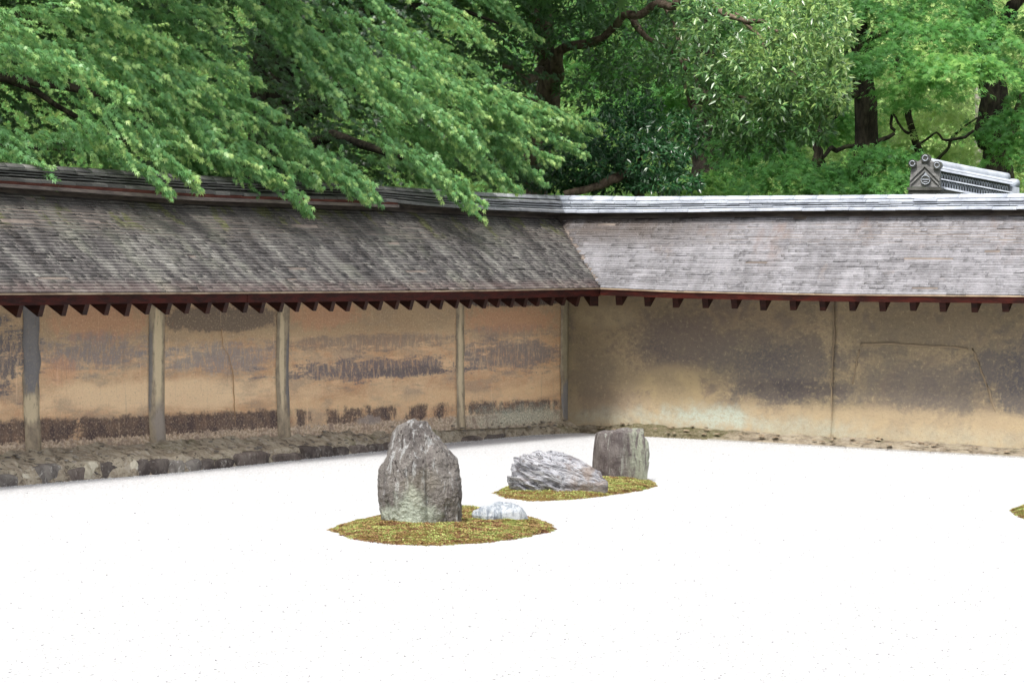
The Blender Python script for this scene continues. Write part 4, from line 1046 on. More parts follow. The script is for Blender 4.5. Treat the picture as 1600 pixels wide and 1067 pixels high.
def wy(px):                                            # depth of the left wall's ridge under a photo column
    return 31.0 / (1 + 4.1e-4 * max(888 - px, -100))
def run_boughs(L, out):
    for (x0, y0, x1, y1, wd, dy, nt_, tip) in L:
        bough(x0, y0, x1, y1, wd, wy(x0) + dy + 0.6, wy(x1) + dy, nt_, out, tip)
LM = [  # left maple: start -> tip, width, depth offset, twigs, yellowness of the tips
 (-160, -30, 60, 60, 60, 0.4, 30, .5), (-60, -60, 199, 20, 50, 0.3, 34, .8), (40, -70, 351, 36, 60, 0.6, 40, .45), (20, 10, 280, 70, 45, 0.2, 42, .8),
 (-120, 40, 130, 115, 60, 0.0, 36, .5), (100, 20, 300, 95, 50, 0.4, 36, .6), (140, 50, 415, 134, 42, 0.1, 44, .7), (200, 20, 372, 92, 50, 0.9, 32, .4),
 (150, 90, 449, 183, 46, 0.0, 52, .6), (60, 60, 330, 150, 46, 0.2, 46, .75), (200, 130, 476, 222, 44, -0.1, 46, .6), (40, 70, 216, 166, 46, 0.0, 36, .7),
 (-80, 90, 100, 128, 26, 0.1, 24, .45), (150, 120, 340, 215, 50, 0.1, 44, .6), (250, 170, 503, 292, 40, -0.2, 50, .65),
 (300, 190, 486, 336, 26, -0.45, 26, .4), (230, 200, 450, 297, 40, -0.3, 40, .85), (130, 150, 314, 300, 36, -0.35, 36, .75), (110, 190, 270, 306, 30, -0.35, 26, .55),
 (-90, 180, 60, 245, 50, 0.3, 34, .2), (-60, 220, 91, 283, 36, 0.0, 24, .3), (60, 215, 200, 265, 34, 0.5, 26, .15), (180, 220, 330, 276, 30, 0.5, 24, .2),
 (280, 220, 400, 305, 34, 0.0, 26, .3), (-140, -60, 20, 30, 60, 0.2, 26, .6), (120, -60, 300, 10, 50, 1.0, 26, .4),
]
CM = [  # middle maple
 (330, -60, 483, 18, 40, 0.6, 28, .6), (300, -40, 432, 42, 36, 0.5, 24, .65), (400, -30, 525, 101, 34, 0.5, 30, .6), (400, 20, 505, 116, 34, 0.6, 24, .6),
 (480, -60, 640, 50, 50, 0.8, 40, .3), (560, -60, 768, 74, 40, 0.6, 40, .8), (640, -60, 800, 20, 50, 1.0, 34, .35), (680, -40, 846, 64, 36, 1.0, 24, .55),
 (500, 20, 700, 110, 55, 0.5, 50, .45), (600, 60, 763, 121, 40, 0.7, 30, .35), (500, 60, 640, 130, 36, 0.3, 34, .35), (480, 110, 537, 178, 34, 0.1, 26, .5),
 (520, 110, 625, 188, 38, 0.0, 34, .5), (520, 90, 657, 176, 42, 0.0, 44, .65), (560, 90, 755, 180, 50, 0.0, 58, .7), (620, 100, 820, 200, 46, 0.1, 58, .6),
 (640, 120, 860, 190, 40, 0.2, 46, .6), (700, 140, 905, 190, 34, 0.2, 44, .65), (740, 160, 940, 206, 28, 0.1, 44, .85), (720, 180, 918, 243, 32, 0.0, 48, .75),
 (700, 190, 875, 257, 34, 0.0, 48, .85), (620, 150, 755, 236, 44, -0.2, 48, .65), (600, 140, 721, 222, 40, -0.2, 40, .6), (660, 210, 814, 300, 34, -0.3, 48, .6),
 (600, 220, 757, 322, 30, -0.5, 40, .5), (640, 250, 758, 348, 16, -0.7, 18, .5), (600, 190, 710, 262, 30, 0.3, 30, .3), (470, 230, 596, 318, 34, -0.4, 44, .45),
 (440, 220, 579, 322, 30, -0.5, 34, .6), (440, 60, 560, 100, 50, 0.9, 34, .25), (600, 250, 690, 300, 26, 0.4, 22, .4), (740, 220, 850, 290, 30, 0.1, 34, .5),
 (820, 180, 915, 222, 24, 0.3, 26, .7),
]
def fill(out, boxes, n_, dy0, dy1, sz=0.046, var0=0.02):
    """deeper foliage of the same crown, its shade painted as dark leaf colour"""
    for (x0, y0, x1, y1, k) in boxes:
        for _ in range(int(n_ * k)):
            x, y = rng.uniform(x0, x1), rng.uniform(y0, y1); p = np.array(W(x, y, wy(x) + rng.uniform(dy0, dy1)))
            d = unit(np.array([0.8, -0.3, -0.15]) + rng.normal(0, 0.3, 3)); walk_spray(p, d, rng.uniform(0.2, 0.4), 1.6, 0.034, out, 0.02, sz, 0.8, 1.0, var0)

def canopy(out, cx, Yc, rx, ry, z0, z1, n_, size):
    for _ in range(n_):
        r = math.sqrt(rng.random()); th = rng.uniform(0, 6.283); t = rng.random(); k = math.sqrt(max(0.05, 1 - (1 - t) * 0.3 - t * t * 0.7))
        p = np.array([cx + r * math.cos(th) * rx * k, Yc + r * math.sin(th) * ry * k, z0 + (z1 - z0) * t])
        out.append((p, unit(rng.normal(0, 1, 3)), unit(rng.normal(0, 0.5, 3) + [0, 0, 1]), size * rng.uniform(0.7, 1.2), 0.2 * rng.random() + 0.1))
def make_tree_leaves(tree, out, mat, tmpl, singles=0, nm='foliage'):
    P = np.array([o[0] for o in out]); D = np.array([o[1] for o in out]); N = np.array([o[2] for o in out]); Z = np.array([o[3] for o in out]); Vr = np.array([o[4] for o in out])
    idx = np.arange(len(P)); sel = np.array([], int)
    if singles:
        px = 800 + F * P[:, 0] / P[:, 1]; py = 424 - F * (P[:, 2] - CAMH) / P[:, 1]; vis = (px > 5) & (px < 1595) & (py > 5)
        sc = np.where(vis, Z / P[:, 1] - 0.0002 * (P[:, 1] - np.array([wy(x) for x in px])), -1); sel = np.argsort(-sc)[:singles]
    rest = np.setdiff1d(idx, sel)
    me = leaf_mesh(nm, P[rest], D[rest], N[rest], Z[rest], *tmpl, Vr[rest]); f = link(nm, me, mat, tree); f['kind'] = 'stuff'
    if singles:
        bank = []
        for q in range(5):
            m_ = mesh('leaf', tmpl[0], tmpl[1]); at = m_.attributes.new('var', 'FLOAT', 'POINT'); at.data.foreach_set('value', [0.25 + 0.13 * q] * len(tmpl[0])); m_.materials.append(mat); bank.append(m_)
        base = Vector(tree.location)
        for i in sel:
            d = Vector(unit(D[i])); s_ = Vector(N[i]).cross(d).normalized(); nn = d.cross(s_)
            R = Matrix((d, s_, nn)).transposed().to_4x4()
            o = bpy.data.objects.new('leaf', bank[min(4, max(0, int((Vr[i] - 0.2) / 0.15)))]); COL.objects.link(o); o.parent = tree
            o.matrix_local = Matrix.Translation(Vector(P[i]) - base) @ R @ Matrix.Scale(float(Z[i]), 4)
    print(nm, len(P))

treeL = empty('maple_tree', tuple(W(-420, 760, 27.0) * [1, 1, 0])); tag(treeL, 'green maple at the far left drooping over the shaded wall roof', 'tree', 'maples overhanging the left wall')
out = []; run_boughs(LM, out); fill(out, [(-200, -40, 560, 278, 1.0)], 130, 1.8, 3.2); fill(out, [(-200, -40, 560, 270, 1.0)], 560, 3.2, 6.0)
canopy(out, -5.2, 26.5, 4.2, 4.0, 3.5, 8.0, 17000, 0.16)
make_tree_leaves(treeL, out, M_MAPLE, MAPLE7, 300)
limb('trunk', [(-420, 800, 27, 60), (-400, 500, 27, 50), (-380, 200, 27, 42), (-330, -60, 27, 34), (-300, -480, 27, 14)], M_BARK_D, treeL)
for b in [[(-380, 200, 27, 22), (-200, 130, 26, 14), (0, 120, 25.2, 9), (180, 150, 25, 5)], [(-360, 80, 27, 20), (-100, 20, 26, 14), (120, 30, 25.5, 9), (300, 90, 26, 4)], [(-350, 0, 27, 18), (-100, -60, 26.5, 12), (200, -40, 26.8, 8), (330, 30, 27, 4)],
          [(-390, 300, 27, 18), (-200, 240, 26, 12), (0, 225, 25, 7), (120, 235, 25, 3)], [(0, 120, 26.0, 5), (120, 180, 25.8, 4), (240, 250, 25.8, 2)]]:
    limb('branch', b, M_BARK_D, treeL, 7)
treeC = empty('maple_tree', tuple(W(400, 760, 31.5) * [1, 1, 0])); tag(treeC, 'bright green maple whose long bough reaches towards the wall corner', 'tree', 'maples overhanging the left wall')
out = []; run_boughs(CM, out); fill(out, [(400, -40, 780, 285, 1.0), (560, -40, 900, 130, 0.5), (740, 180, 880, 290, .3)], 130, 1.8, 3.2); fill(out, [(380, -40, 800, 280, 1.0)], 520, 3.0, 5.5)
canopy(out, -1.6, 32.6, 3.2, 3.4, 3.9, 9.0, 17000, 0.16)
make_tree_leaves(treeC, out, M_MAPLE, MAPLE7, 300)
limb('trunk', [(400, 800, 31.5, 50), (410, 500, 31.5, 42), (420, 200, 31.5, 36), (440, -60, 31.5, 28), (450, -480, 31.5, 10)], M_BARK_D, treeC)
for b in [[(420, 220, 31.5, 18), (540, 130, 30.5, 12), (680, 150, 30.6, 5), (820, 190, 30.6, 2)], [(430, 120, 31.5, 16), (560, 20, 31, 10), (700, 10, 31.5, 4), (780, 40, 31.5, 2)], [(415, 260, 31.5, 14), (520, 210, 30, 8), (640, 250, 28.6, 4)],
          [(420, 300, 31.5, 12), (500, 260, 30, 7), (570, 290, 28, 3)]]:
    limb('branch', b, M_BARK_D, treeC, 7)

# ---- evergreen oak in the middle
def rosettes(out, clumps, per, size, nleaf=7, tiplight=0.5, down=0.5):
    for (cx, cy, rx, ry, Y, ry_d, dens, light) in clumps:
        for _ in range(int(per * dens)):
            while True:
                u_ = rng.uniform(-1, 1, 3)
                if np.dot(u_, u_) < 1: break
            u_ = u_ / (np.linalg.norm(u_) + 1e-6) * np.linalg.norm(u_) ** 0.6
            c = np.array(W(cx + u_[0] * rx, cy + u_[2] * ry * -1, Y + u_[1] * ry_d))
            lit = light + 0.25 * max(0, u_[2]) ; base = unit(np.array([u_[0] * 0.7, -0.4 + u_[1] * 0.3, 0.25 + u_[2] * 0.3]))
            for k in range(nleaf):
                d = unit(base * 0.6 + rng.normal(0, 0.65, 3) + np.array([0, -0.1, -down])); nm = unit(np.array([0, -0.55, 0.9]) + rng.normal(0, 0.35, 3))
                out.append((c + d * 0.012, d, nm, size * rng.uniform(0.7, 1.2), min(1, max(0, lit * rng.uniform(0.5, 1.2) + rng.normal(0, 0.12)))))
ev = empty('evergreen_oak_tree', tuple(W(845, 760, 35) * [1, 1, 0])); tag(ev, 'gnarled brown evergreen oak with glossy narrow leaves above the wall corner', 'tree')
out = []
rosettes(out, [(1020, 20, 120, 50, 34.6, 1.0, 0.8, .4), (1180, 30, 130, 60, 33, 1.0, 2.0, .6), (1270, 40, 70, 60, 32.5, .8, 1.5, .85), (1230, 100, 90, 50, 32.5, .8, 1.8, .75), (1150, 130, 90, 50, 33, .8, 1.6, .55),
  (1080, 90, 80, 50, 33.5, .8, 1.2, .5), (1240, 160, 70, 34, 32.5, .7, 1.2, .65), (1290, 130, 40, 60, 32.3, .6, 1.0, .8), (1190, 190, 80, 30, 32.8, .7, 1.0, .5), (1270, 200, 35, 24, 32.4, .5, .6, .55),
  (1110, 190, 60, 30, 33.3, .6, .6, .4), (880, 20, 90, 40, 34.5, 1, 1.2, .35), (930, 70, 70, 40, 34.8, .8, .5, .3), (990, 110, 70, 40, 34, .8, .7, .4), (800, 70, 60, 50, 35, 1, .7, .3), (1080, 20, 80, 40, 34.5, 1, 1.0, .4),
  (920, 140, 50, 30, 34.5, .8, .4, .35), (790, 140, 50, 30, 35.5, .8, .4, .25), (1175, 225, 50, 18, 33, .5, .4, .4)], 150, 0.078, down=0.25)
canopy(out, 1.3, 36.0, 2.6, 2.6, 4.4, 10.0, 6000, 0.22)
make_tree_leaves(ev, out, M_EVER, LANCE, 200)
limb('trunk', [(832, 800, 35, 30), (830, 420, 35, 24), (836, 300, 35, 20), (848, 200, 35, 20), (858, 120, 35, 19), (850, 60, 35, 16), (846, -60, 35.2, 12), (860, -380, 35.6, 6)], M_BARK_B, ev, 12, 0.03)
for b in [[(855, 150, 35, 13), (880, 80, 34.6, 8), (940, 55, 34.2, 7), (985, 25, 33.9, 6.5), (1040, 5, 33.6, 6), (1090, -10, 33.5, 5)], [(850, 80, 35, 12), (835, 30, 35, 9), (825, -30, 35, 7)], [(985, 25, 34.2, 7), (1010, 60, 34, 4), (1050, 90, 33.8, 2.5), (1080, 100, 33.6, 2)],
          [(845, 110, 34.8, 9), (825, 130, 34.3, 7), (790, 95, 34.2, 5)], [(840, 160, 34.8, 8), (820, 150, 34.4, 6), (790, 160, 34.2, 4), (770, 140, 34, 3)], [(1040, 5, 34, 5), (1060, 60, 33.6, 4), (1075, 110, 33.5, 3), (1080, 160, 33.4, 2.4), (1110, 205, 33.4, 1.6)],
          [(1090, -10, 34, 6), (1150, 20, 33.4, 4), (1210, 50, 33, 3), (1260, 50, 32.8, 2)], [(1080, 160, 33.4, 3), (1150, 155, 33.2, 3), (1200, 170, 33, 2.4), (1240, 200, 33, 1.6)], [(1150, 20, 33.4, 3), (1220, 100, 33, 3), (1270, 130, 32.7, 2)]]:
    limb('branch', b, M_BARK_B, ev, 8, 0.06)

# ---- dark evergreen shrub behind the corner with a bent limb
cam_s = empty('evergreen_shrub', tuple(W(980, 760, 33) * [1, 1, 0])); tag(cam_s, 'dark glossy evergreen shrub with a bent bare limb just behind the wall corner', 'shrub')
out = []
rosettes(out, [(960, 215, 70, 36, 32.8, .7, 1.6, .3), (1020, 250, 60, 36, 32.6, .6, 1.4, .3), (920, 262, 60, 26, 32.8, .6, 1.2, .25), (990, 175, 50, 26, 33.3, .6, .9, .45), (1060, 210, 40, 40, 33, .6, .8, .35), (870, 280, 60, 18, 33, .5, .9, .25), (1040, 285, 60, 16, 32.5, .5, .8, .35), (960, 285, 60, 14, 33, .5, .8, .3), (900, 225, 50, 30, 33.4, .6, .8, .25)], 170, 0.066, down=0.2)
make_tree_leaves(cam_s, out, M_CAM, LANCE, 0)
limb('trunk', [(1005, 800, 33, 12), (1010, 420, 33, 10), (1002, 310, 33, 8), (985, 275, 32.7, 8), (965, 277, 32.5, 8), (940, 290, 32.5, 7), (900, 300, 32.4, 6), (880, 306, 32.4, 5)], M_BARK_B, cam_s, 9, 0.02)
limb('branch', [(1002, 310, 33, 6), (1000, 240, 33, 4), (985, 180, 33.2, 2)], M_BARK_D, cam_s, 7)

# ---- back maples: trunks and drooping leafy storeys
def storeys(out, layers, per, size, light):
    for (cx, cy, rx, ry, Y, dens, lt) in layers:
        c = np.array(W(cx, cy, Y)); RX = rx / F * Y; RZ = ry / F * Y
        for _ in range(int(per * dens)):
            r = rng.random() ** 0.55; th = rng.uniform(0, 6.283); x = r * math.cos(th) * RX; y = r * math.sin(th) * RX * 0.8
            rag = 1 + 0.28 * math.sin(th * 5 + cx) + 0.2 * math.sin(th * 9 + cy); x *= rag; y *= rag
            z = RZ * (0.9 - 1.7 * r * r) + rng.normal(0, 0.10 * RZ + 0.01) + 0.10 * RZ * math.sin(x * 9 + cx) * 2
            n0 = unit(np.array([x * 0.7, y * 0.7 - 0.35, 0.8]) + rng.normal(0, 0.3, 3)); d = unit(np.array([x, y, -0.35 * r]) + rng.normal(0, 0.3, 3))
            out.append((c + np.array([x, y, z]), d, n0, size * rng.uniform(0.75, 1.2), min(1, max(0, lt + rng.normal(0, 0.14)))))
def back_tree(label, base, trunk, layers, per, size, mat=M_MAPLE_B, tm=MAPLE5, barkm=M_BARK_D, limbs=(), cat='tree', name='maple_tree', group='trees growing behind the right wall'):
    t = empty(name, tuple(W(*base) * [1, 1, 0])); tag(t, label, cat, group); out = []
    storeys(out, layers, per, size, 0.4)
    if cat == 'tree' and mat is M_MAPLE_B: canopy(out, W(trunk[0][0], 300, trunk[0][2])[0], trunk[0][2] + 0.8, 2.6, 2.6, 5.3, 9.0, 3000, 0.16)
    if out: make_tree_leaves(t, out, mat, tm, 0)
    if trunk[-1][1] < 0: trunk = trunk + [(trunk[-1][0] + 12, -420, trunk[-1][2] + 0.5, trunk[-1][3] * 0.45)]
    limb('trunk', trunk, barkm, t, 12, 0.05)
    for b in limbs: limb('branch', b, barkm, t, 7, 0.08)
    return t
back_tree('maple with a straight dark trunk behind the middle of the right wall', (1350, 800, 40),
  [(1352, 800, 40, 24), (1352, 420, 40, 20), (1350, 280, 40, 18), (1350, 150, 40, 17), (1340, 60, 40, 15), (1345, -60, 40, 12)],
  [(1360, 30, 120, 26, 39.5, 1.6, .3), (1450, 60, 110, 26, 39, 1.4, .35), (1390, 100, 110, 24, 38.5, 1.4, .4), (1500, 110, 90, 26, 38, 1.4, .6), (1325, 105, 50, 18, 38.4, .8, .35), (1440, 140, 80, 16, 38.6, .8, .5), (1420, 165, 50, 10, 39.5, .3, .45),
   (1200, 250, 90, 30, 38.5, 1.4, .3), (1150, 225, 70, 24, 39, .9, .25), (1240, 280, 90, 24, 38, 1.3, .35), (1380, 255, 80, 26, 38, 1.3, .3), (1400, 290, 70, 18, 37.6, .9, .45), (1310, 285, 60, 22, 38, .9, .35), (1540, 60, 60, 24, 39.5, .7, .45), (1480, 15, 100, 22, 40, 1.0, .3)],
  760, 0.060, limbs=[[(1345, 90, 40, 8), (1370, 50, 39.6, 5), (1420, 35, 39.4, 2)], [(1352, 230, 40, 5), (1320, 225, 39.6, 4), (1290, 250, 39, 3), (1270, 265, 39, 2)], [(1352, 240, 40, 5), (1395, 200, 40, 3), (1400, 165, 40, 2), (1430, 140, 40, 1.5)], [(1345, 140, 40, 6), (1320, 150, 39.7, 4), (1300, 190, 39.4, 3)],
   [(1425, 230, 40.5, 1.5), (1470, 210, 40.3, 2), (1520, 212, 40.3, 2.5)]])
back_tree('forked dark tree behind the right end of the right wall', (1560, 800, 42),
  [(1562, 800, 42, 34), (1560, 420, 42, 28), (1552, 240, 42, 24), (1550, 170, 42, 22), (1545, 60, 42, 20), (1535, 0, 42, 16), (1528, -60, 42, 13)],
  [(1570, 200, 60, 26, 40.5, 1.0, .3), (1610, 150, 45, 36, 41, .8, .3), (1520, 40, 60, 24, 41.5, .7, .35), (1600, 240, 60, 30, 40.5, 1.0, .45), (1620, 60, 70, 40, 42, .8, .35), (1560, 110, 60, 20, 40.4, .8, .4), (1660, 180, 70, 50, 41, 1.0, .35)],
  620, 0.060, limbs=[[(1548, 70, 42, 15), (1560, 35, 42, 13), (1580, 10, 42, 10), (1600, -30, 42, 8)], [(1556, 235, 42, 14), (1590, 190, 42, 9), (1600, 150, 42, 6)], [(1535, 0, 42, 8), (1500, -30, 42, 5)]])
back_tree('tree with a thick brown stem low behind the wall left of the straight trunk', (1110, 800, 41),
  [(1110, 800, 41, 30), (1108, 420, 41, 26), (1108, 300, 41, 24), (1105, 240, 41, 23), (1100, 150, 41, 20), (1105, 0, 41, 16), (1105, -60, 41, 14)],
  [(1090, 130, 90, 30, 41.5, 1.4, .35), (1010, 160, 80, 30, 42, 1.4, .4), (1060, 180, 90, 26, 42.4, 1.2, .5), (1180, 190, 80, 26, 41.6, 1.2, .35), (960, 130, 90, 36, 43, 1.4, .35), (1090, 60, 100, 40, 42, 1.6, .3), (960, 40, 110, 50, 43, 1.8, .25), (860, 90, 110, 60, 43, 2.0, .2), (1120, 290, 60, 16, 40.0, .8, .55), (1020, 90, 100, 40, 43, 1.5, .3)],
  800, 0.062)
back_tree('thin leaning sapling between the two dark trunks', (1270, 800, 40.5),
  [(1262, 800, 40.5, 9), (1264, 420, 40.5, 9), (1268, 270, 40.5, 8), (1280, 215, 40.5, 6), (1310, 120, 41, 4), (1330, 60, 41, 3)],
  [(1290, 180, 70, 24, 41.4, 1.0, .5), (1250, 210, 60, 20, 41.2, .8, .45), (1320, 210, 60, 20, 41.5, .8, .55)], 800, 0.060)
back_tree('slender pale barked tree far behind the forked tree', (1526, 800, 50),
  [(1530, 800, 50, 9), (1529, 420, 50, 8), (1528, 250, 50, 6), (1525, 140, 50, 6), (1526, 20, 50, 5), (1526, -60, 50, 5)],
  [(1500, 30, 80, 30, 51, .8, .8), (1450, 90, 80, 30, 52, .8, .8)], 700, 0.085, mat=M_FAR, barkm=M_BARK_P)
back_tree('bright fine leaved maple glowing between the two dark trunks', (1460, 800, 44.5),  # backlight painted in through high leaf colour values
  [(1455, 800, 44.5, 9), (1450, 420, 44.5, 8), (1440, 260, 44.5, 6), (1420, 170, 44.5, 5), (1400, 90, 44.5, 4)],
  [(1440, 150, 100, 30, 44.5, 1.2, .85), (1390, 200, 70, 24, 45, .9, .7), (1480, 195, 70, 24, 44.6, .9, 1.0), (1500, 250, 60, 22, 45, .8, .95), (1430, 245, 70, 20, 44.8, .8, .7), (1370, 130, 60, 24, 45.4, .8, .75), (1500, 100, 80, 26, 45.4, .9, .8), (1300, 235, 50, 20, 45, .6, .7), (1240, 250, 60, 20, 45, .6, .7)],
  700, 0.060, mat=M_FAR, tm=MAPLE5, limbs=[[(1450, 270, 44.5, 3), (1480, 225, 44.4, 2.5), (1520, 190, 44.4, 1.5)], [(1430, 220, 44.5, 3), (1405, 190, 44.4, 2), (1395, 150, 44.4, 1.5)]])
lt = back_tree('low light green shrub peeping over the right wall ridge near the corner', (1090, 800, 34.5),
  [(1095, 800, 34.5, 5), (1095, 420, 34.5, 4), (1095, 310, 34.5, 3)], [(1085, 296, 34, 10, 34.4, .8, .8), (1115, 292, 26, 10, 34.6, .7, .65), (1060, 298, 20, 8, 34.4, .3, .7)], 420, 0.055, cat='shrub', name='green_shrub', group=None)

# far woodland behind everything: one mass of sunlit leaves
n = 190000
bx = rng.uniform(-450, 2050, n); Yv = rng.uniform(47, 66, n); by = rng.uniform(-120, 420, n)
clump = fbm(np.stack([bx / 60, by / 38, Yv / 6], -1), 4, 77)
keep = clump > -0.45
bx, by, Yv, clump = bx[keep], by[keep], Yv[keep], clump[keep]
dirs = (RN @ np.stack([(bx - 800) / F, -(by - 533.5) / F, -np.ones(len(bx))])).T
P = O + dirs * (Yv / dirs[:, 1])[:, None]
Dv = rng.normal(0, 1, (len(P), 3)); Dv[:, 2] -= 0.4; Nv = rng.normal(0, 0.5, (len(P), 3)) + [0, -0.6, 0.8]
keepc = P[:, 2] > 0.1; P, Dv, Nv, clump, bx = P[keepc], Dv[keepc], Nv[keepc], clump[keepc], bx[keepc]
side = np.clip((bx - 1120) / 230, 0, 1) * 0.42  # sunlit glow towards the right, painted into the leaf colour
me = leaf_mesh('far_woodland', P, Dv, Nv, rng.uniform(0.055, 0.10, len(P)), [(0, 0, 0), (0.5, 0.32, 0.03), (1, 0, -0.12), (0.5, -0.32, 0.03)], [(0, 3, 2, 1)], np.clip(0.12 + 0.4 * clump + side + rng.normal(0, 0.14, len(P)), 0, 1))  # low clump values darken the leaves, depth shading painted in
tag(link('far_woodland', me, M_FAR), 'mass of sunlit woodland foliage far behind the trees', 'woodland', kind='stuff')

# ------------------------------------------------------------------ gate roof behind the right wall
def gate():
    Y0 = 36.0; base = np.array(W(1446, 300, Y0)); root = empty('gate_roof', tuple(base * [1, 1, 0])); tag(root, 'grey tiled ridge and ornamental end tile of a roof showing above the right wall', 'roof')
    ppm = F / Y0
    A0 = np.array(W(1446, 298, Y0)); rd = unit(np.array(W(1598, 330, Y0 + 0.8)) - A0)       # ridge direction, dropping away to the right
    rd = np.array([rd[0], rd[1], 0.0]); rd = unit(rd); sd_ = np.array([rd[1], -rd[0], 0.0])     # sideways, towards the camera
    if sd_[1] > 0: sd_ = -sd_
    drop = -0.115
    L = 1.12
    def P(t, s, z): return A0 + rd * (t) + sd_ * s + np.array([0, 0, z + drop * t])
    def slab(name, t0, t1, hs, z0, z1, mat, taper=0.0):
        mb = MB(); mb.hexa([P(t0, hs, z0), P(t1, hs, z0), P(t1, -hs, z0), P(t0, -hs, z0), P(t0, hs - taper, z1), P(t1, hs - taper, z1), P(t1, -hs + taper, z1), P(t0, -hs + taper, z1)]); return mb.build(name, mat, root)
    slab('ridge_base', 0.10, L, 0.10, -0.10, 0.035, M_TD)
    slab('ridge_band', 0.10, L, 0.115, 0.035, 0.058, M_TL, 0.01)
    slab('ridge_inner', 0.10, L, 0.06, 0.058, 0.215, M_TD)
    slab('ridge_band', 0.10, L, 0.105, 0.128, 0.142, M_TL, 0.01)
    slab('ridge_band', 0.08, L, 0.115, 0.215, 0.245, M_TL, 0.02); slab('ridge_band', 0.08, L, 0.10, 0.245, 0.268, M_TL, 0.02)
    # openwork curved tiles in two rows
    for row, z0 in ((0, 0.062), (1, 0.146)):
        t = 0.12
        while t < L - 0.04:
            mb = MB(); pts = []
            for j in range(7):
                th = math.pi * j / 6; pts.append(P(t + 0.016 - 0.016 * math.cos(th), 0.078, z0 + 0.048 * math.sin(th) if row else z0 + 0.058 * math.sin(th)))
            mb.tube(pts, 0.006, 5); mb.build('lattice_tile', M_TL, root, True); t += 0.037
    # round cap
    mb = MB(); pts = [P(t, 0, 0.285 + (0.02 * ((t - L / 2) / L) ** 2)) for t in np.linspace(0.02, L + 0.02, 14)]; mb.tube(pts, [0.052] * 14, 12); mb.build('ridge_cap', M_TL, root, True)
    # far end piece
    slab('end_block', L, L + 0.10, 0.12, -0.05, 0.20, M_TL, 0.02); mb = MB(); mb.tube([P(L + 0.04, 0.0, 0.235), P(L + 0.16, 0.0, 0.25)], 0.05, 12); mb.build('end_roundel', M_TL, root, True)
    # ornamental end tile facing the camera's left
    fd = unit(np.array([-0.25, -1, 0])); rt = np.array([-fd[1], fd[0], 0]); 
    if rt[0] < 0: rt = -rt
    C0 = np.array(W(1446, 297, Y0 - 0.15))
    def E(x, z, d=0.0): return C0 + rt * x + np.array([0, 0, z]) + fd * d
    def slab_poly(name, poly, d0, d1, mat, parent=root):
        n_ = len(poly); V = [E(x, z, d0) for x, z in poly] + [E(x, z, d1) for x, z in poly]
        Fc = [tuple(range(n_)), tuple(range(n_, 2 * n_))[::-1]] + [(i, n_ + i, n_ + (i + 1) % n_, (i + 1) % n_) for i in range(n_)]
        return link(name, mesh(name, V, Fc), mat, parent)
    body = slab_poly('end_tile', [(-0.155, 0.03), (0.155, 0.03), (0.15, 0.20), (0.125, 0.27), (0.07, 0.29), (0.0, 0.34), (-0.07, 0.29), (-0.12, 0.28), (-0.145, 0.2)], 0.06, -0.04, M_TM)
    slab_poly('end_tile_base', [(-0.175, -0.005), (0.175, -0.005), (0.175, 0.025), (-0.175, 0.025)], 0.10, -0.12, M_TD)
    slab_poly('pedestal', [(-0.165, -0.12), (0.165, -0.12), (0.165, -0.009), (-0.165, -0.009)], 0.08, -0.12, M_TD)
    for s_ in (-1, 1):
        slab_poly('chevron_band', [(0.0, 0.235), (s_ * 0.15, 0.085), (s_ * 0.15, 0.125), (0.0, 0.275)][::s_], 0.085, 0.055, M_TM)
        slab_poly('chevron_band', [(0.0, 0.185), (s_ * 0.145, 0.045), (s_ * 0.145, 0.065), (0.0, 0.205)][::s_], 0.078, 0.055, M_TM)
    for (x, z, r_) in ((-0.125, 0.265, 0.042), (0.005, 0.32, 0.045), (0.125, 0.25, 0.042)):
        mb = MB(); mb.tube([E(x, z, -0.06), E(x, z, 0.10)], r_, 16); mb.build('roundel', M_TD, root)
        mb = MB(); ring = [E(x + r_ * 0.62 * math.cos(q), z + r_ * 0.62 * math.sin(q), 0.102) for q in np.linspace(0, 6.283, 15)]; mb.tube(ring, 0.006, 5); mb.build('roundel_ring', M_TL, root, True)
    mb = MB(); mb.tube([E(0.01, 0.10, 0.05), E(0.01, 0.10, 0.085)], 0.052, 18); mb.build('crest_disc', M_TD, root)
    mb = MB(); ring = [E(0.01 + 0.045 * math.cos(q), 0.10 + 0.045 * math.sin(q), 0.087) for q in np.linspace(0, 6.283, 19)]; mb.tube(ring, 0.005, 5); mb.build('crest_ring', M_TL, root, True)
    slab_poly('crest_bar', [(-0.025, 0.098), (0.045, 0.098), (0.045, 0.110), (-0.025, 0.110)], 0.092, 0.084, M_TL)
    slab_poly('crest_bar', [(-0.01, 0.075), (0.03, 0.075), (0.03, 0.084), (-0.01, 0.084)], 0.092, 0.084, M_TL)
    slab_poly('crest_bar', [(-0.01, 0.15), (0.03, 0.15), (0.01, 0.178)], 0.09, 0.06, M_TL)
    # slopes and posts of the roof below the ridge (mostly behind the garden wall)
    for s_ in (-1, 1):
        mb = MB(); mb.hexa([P(-0.1, s_ * 0.08, -0.12), P(2.4, s_ * 0.08, -0.12), P(2.4, s_ * 1.1, -0.75), P(-0.1, s_ * 1.1, -0.75), P(-0.1, s_ * 0.08, -0.06), P(2.4, s_ * 0.08, -0.06), P(2.4, s_ * 1.1, -0.69), P(-0.1, s_ * 1.1, -0.69)])
        mb.build('roof_slope', M_TD, root)
    for t in (0.2, 2.0):
        b = P(t, 0, 0); mb = MB(); mb.tube([(b[0], b[1], -0.13), (b[0], b[1], b[2] - 0.2)], 0.1, 10); mb.build('post', M_DARKW, root)
gate()

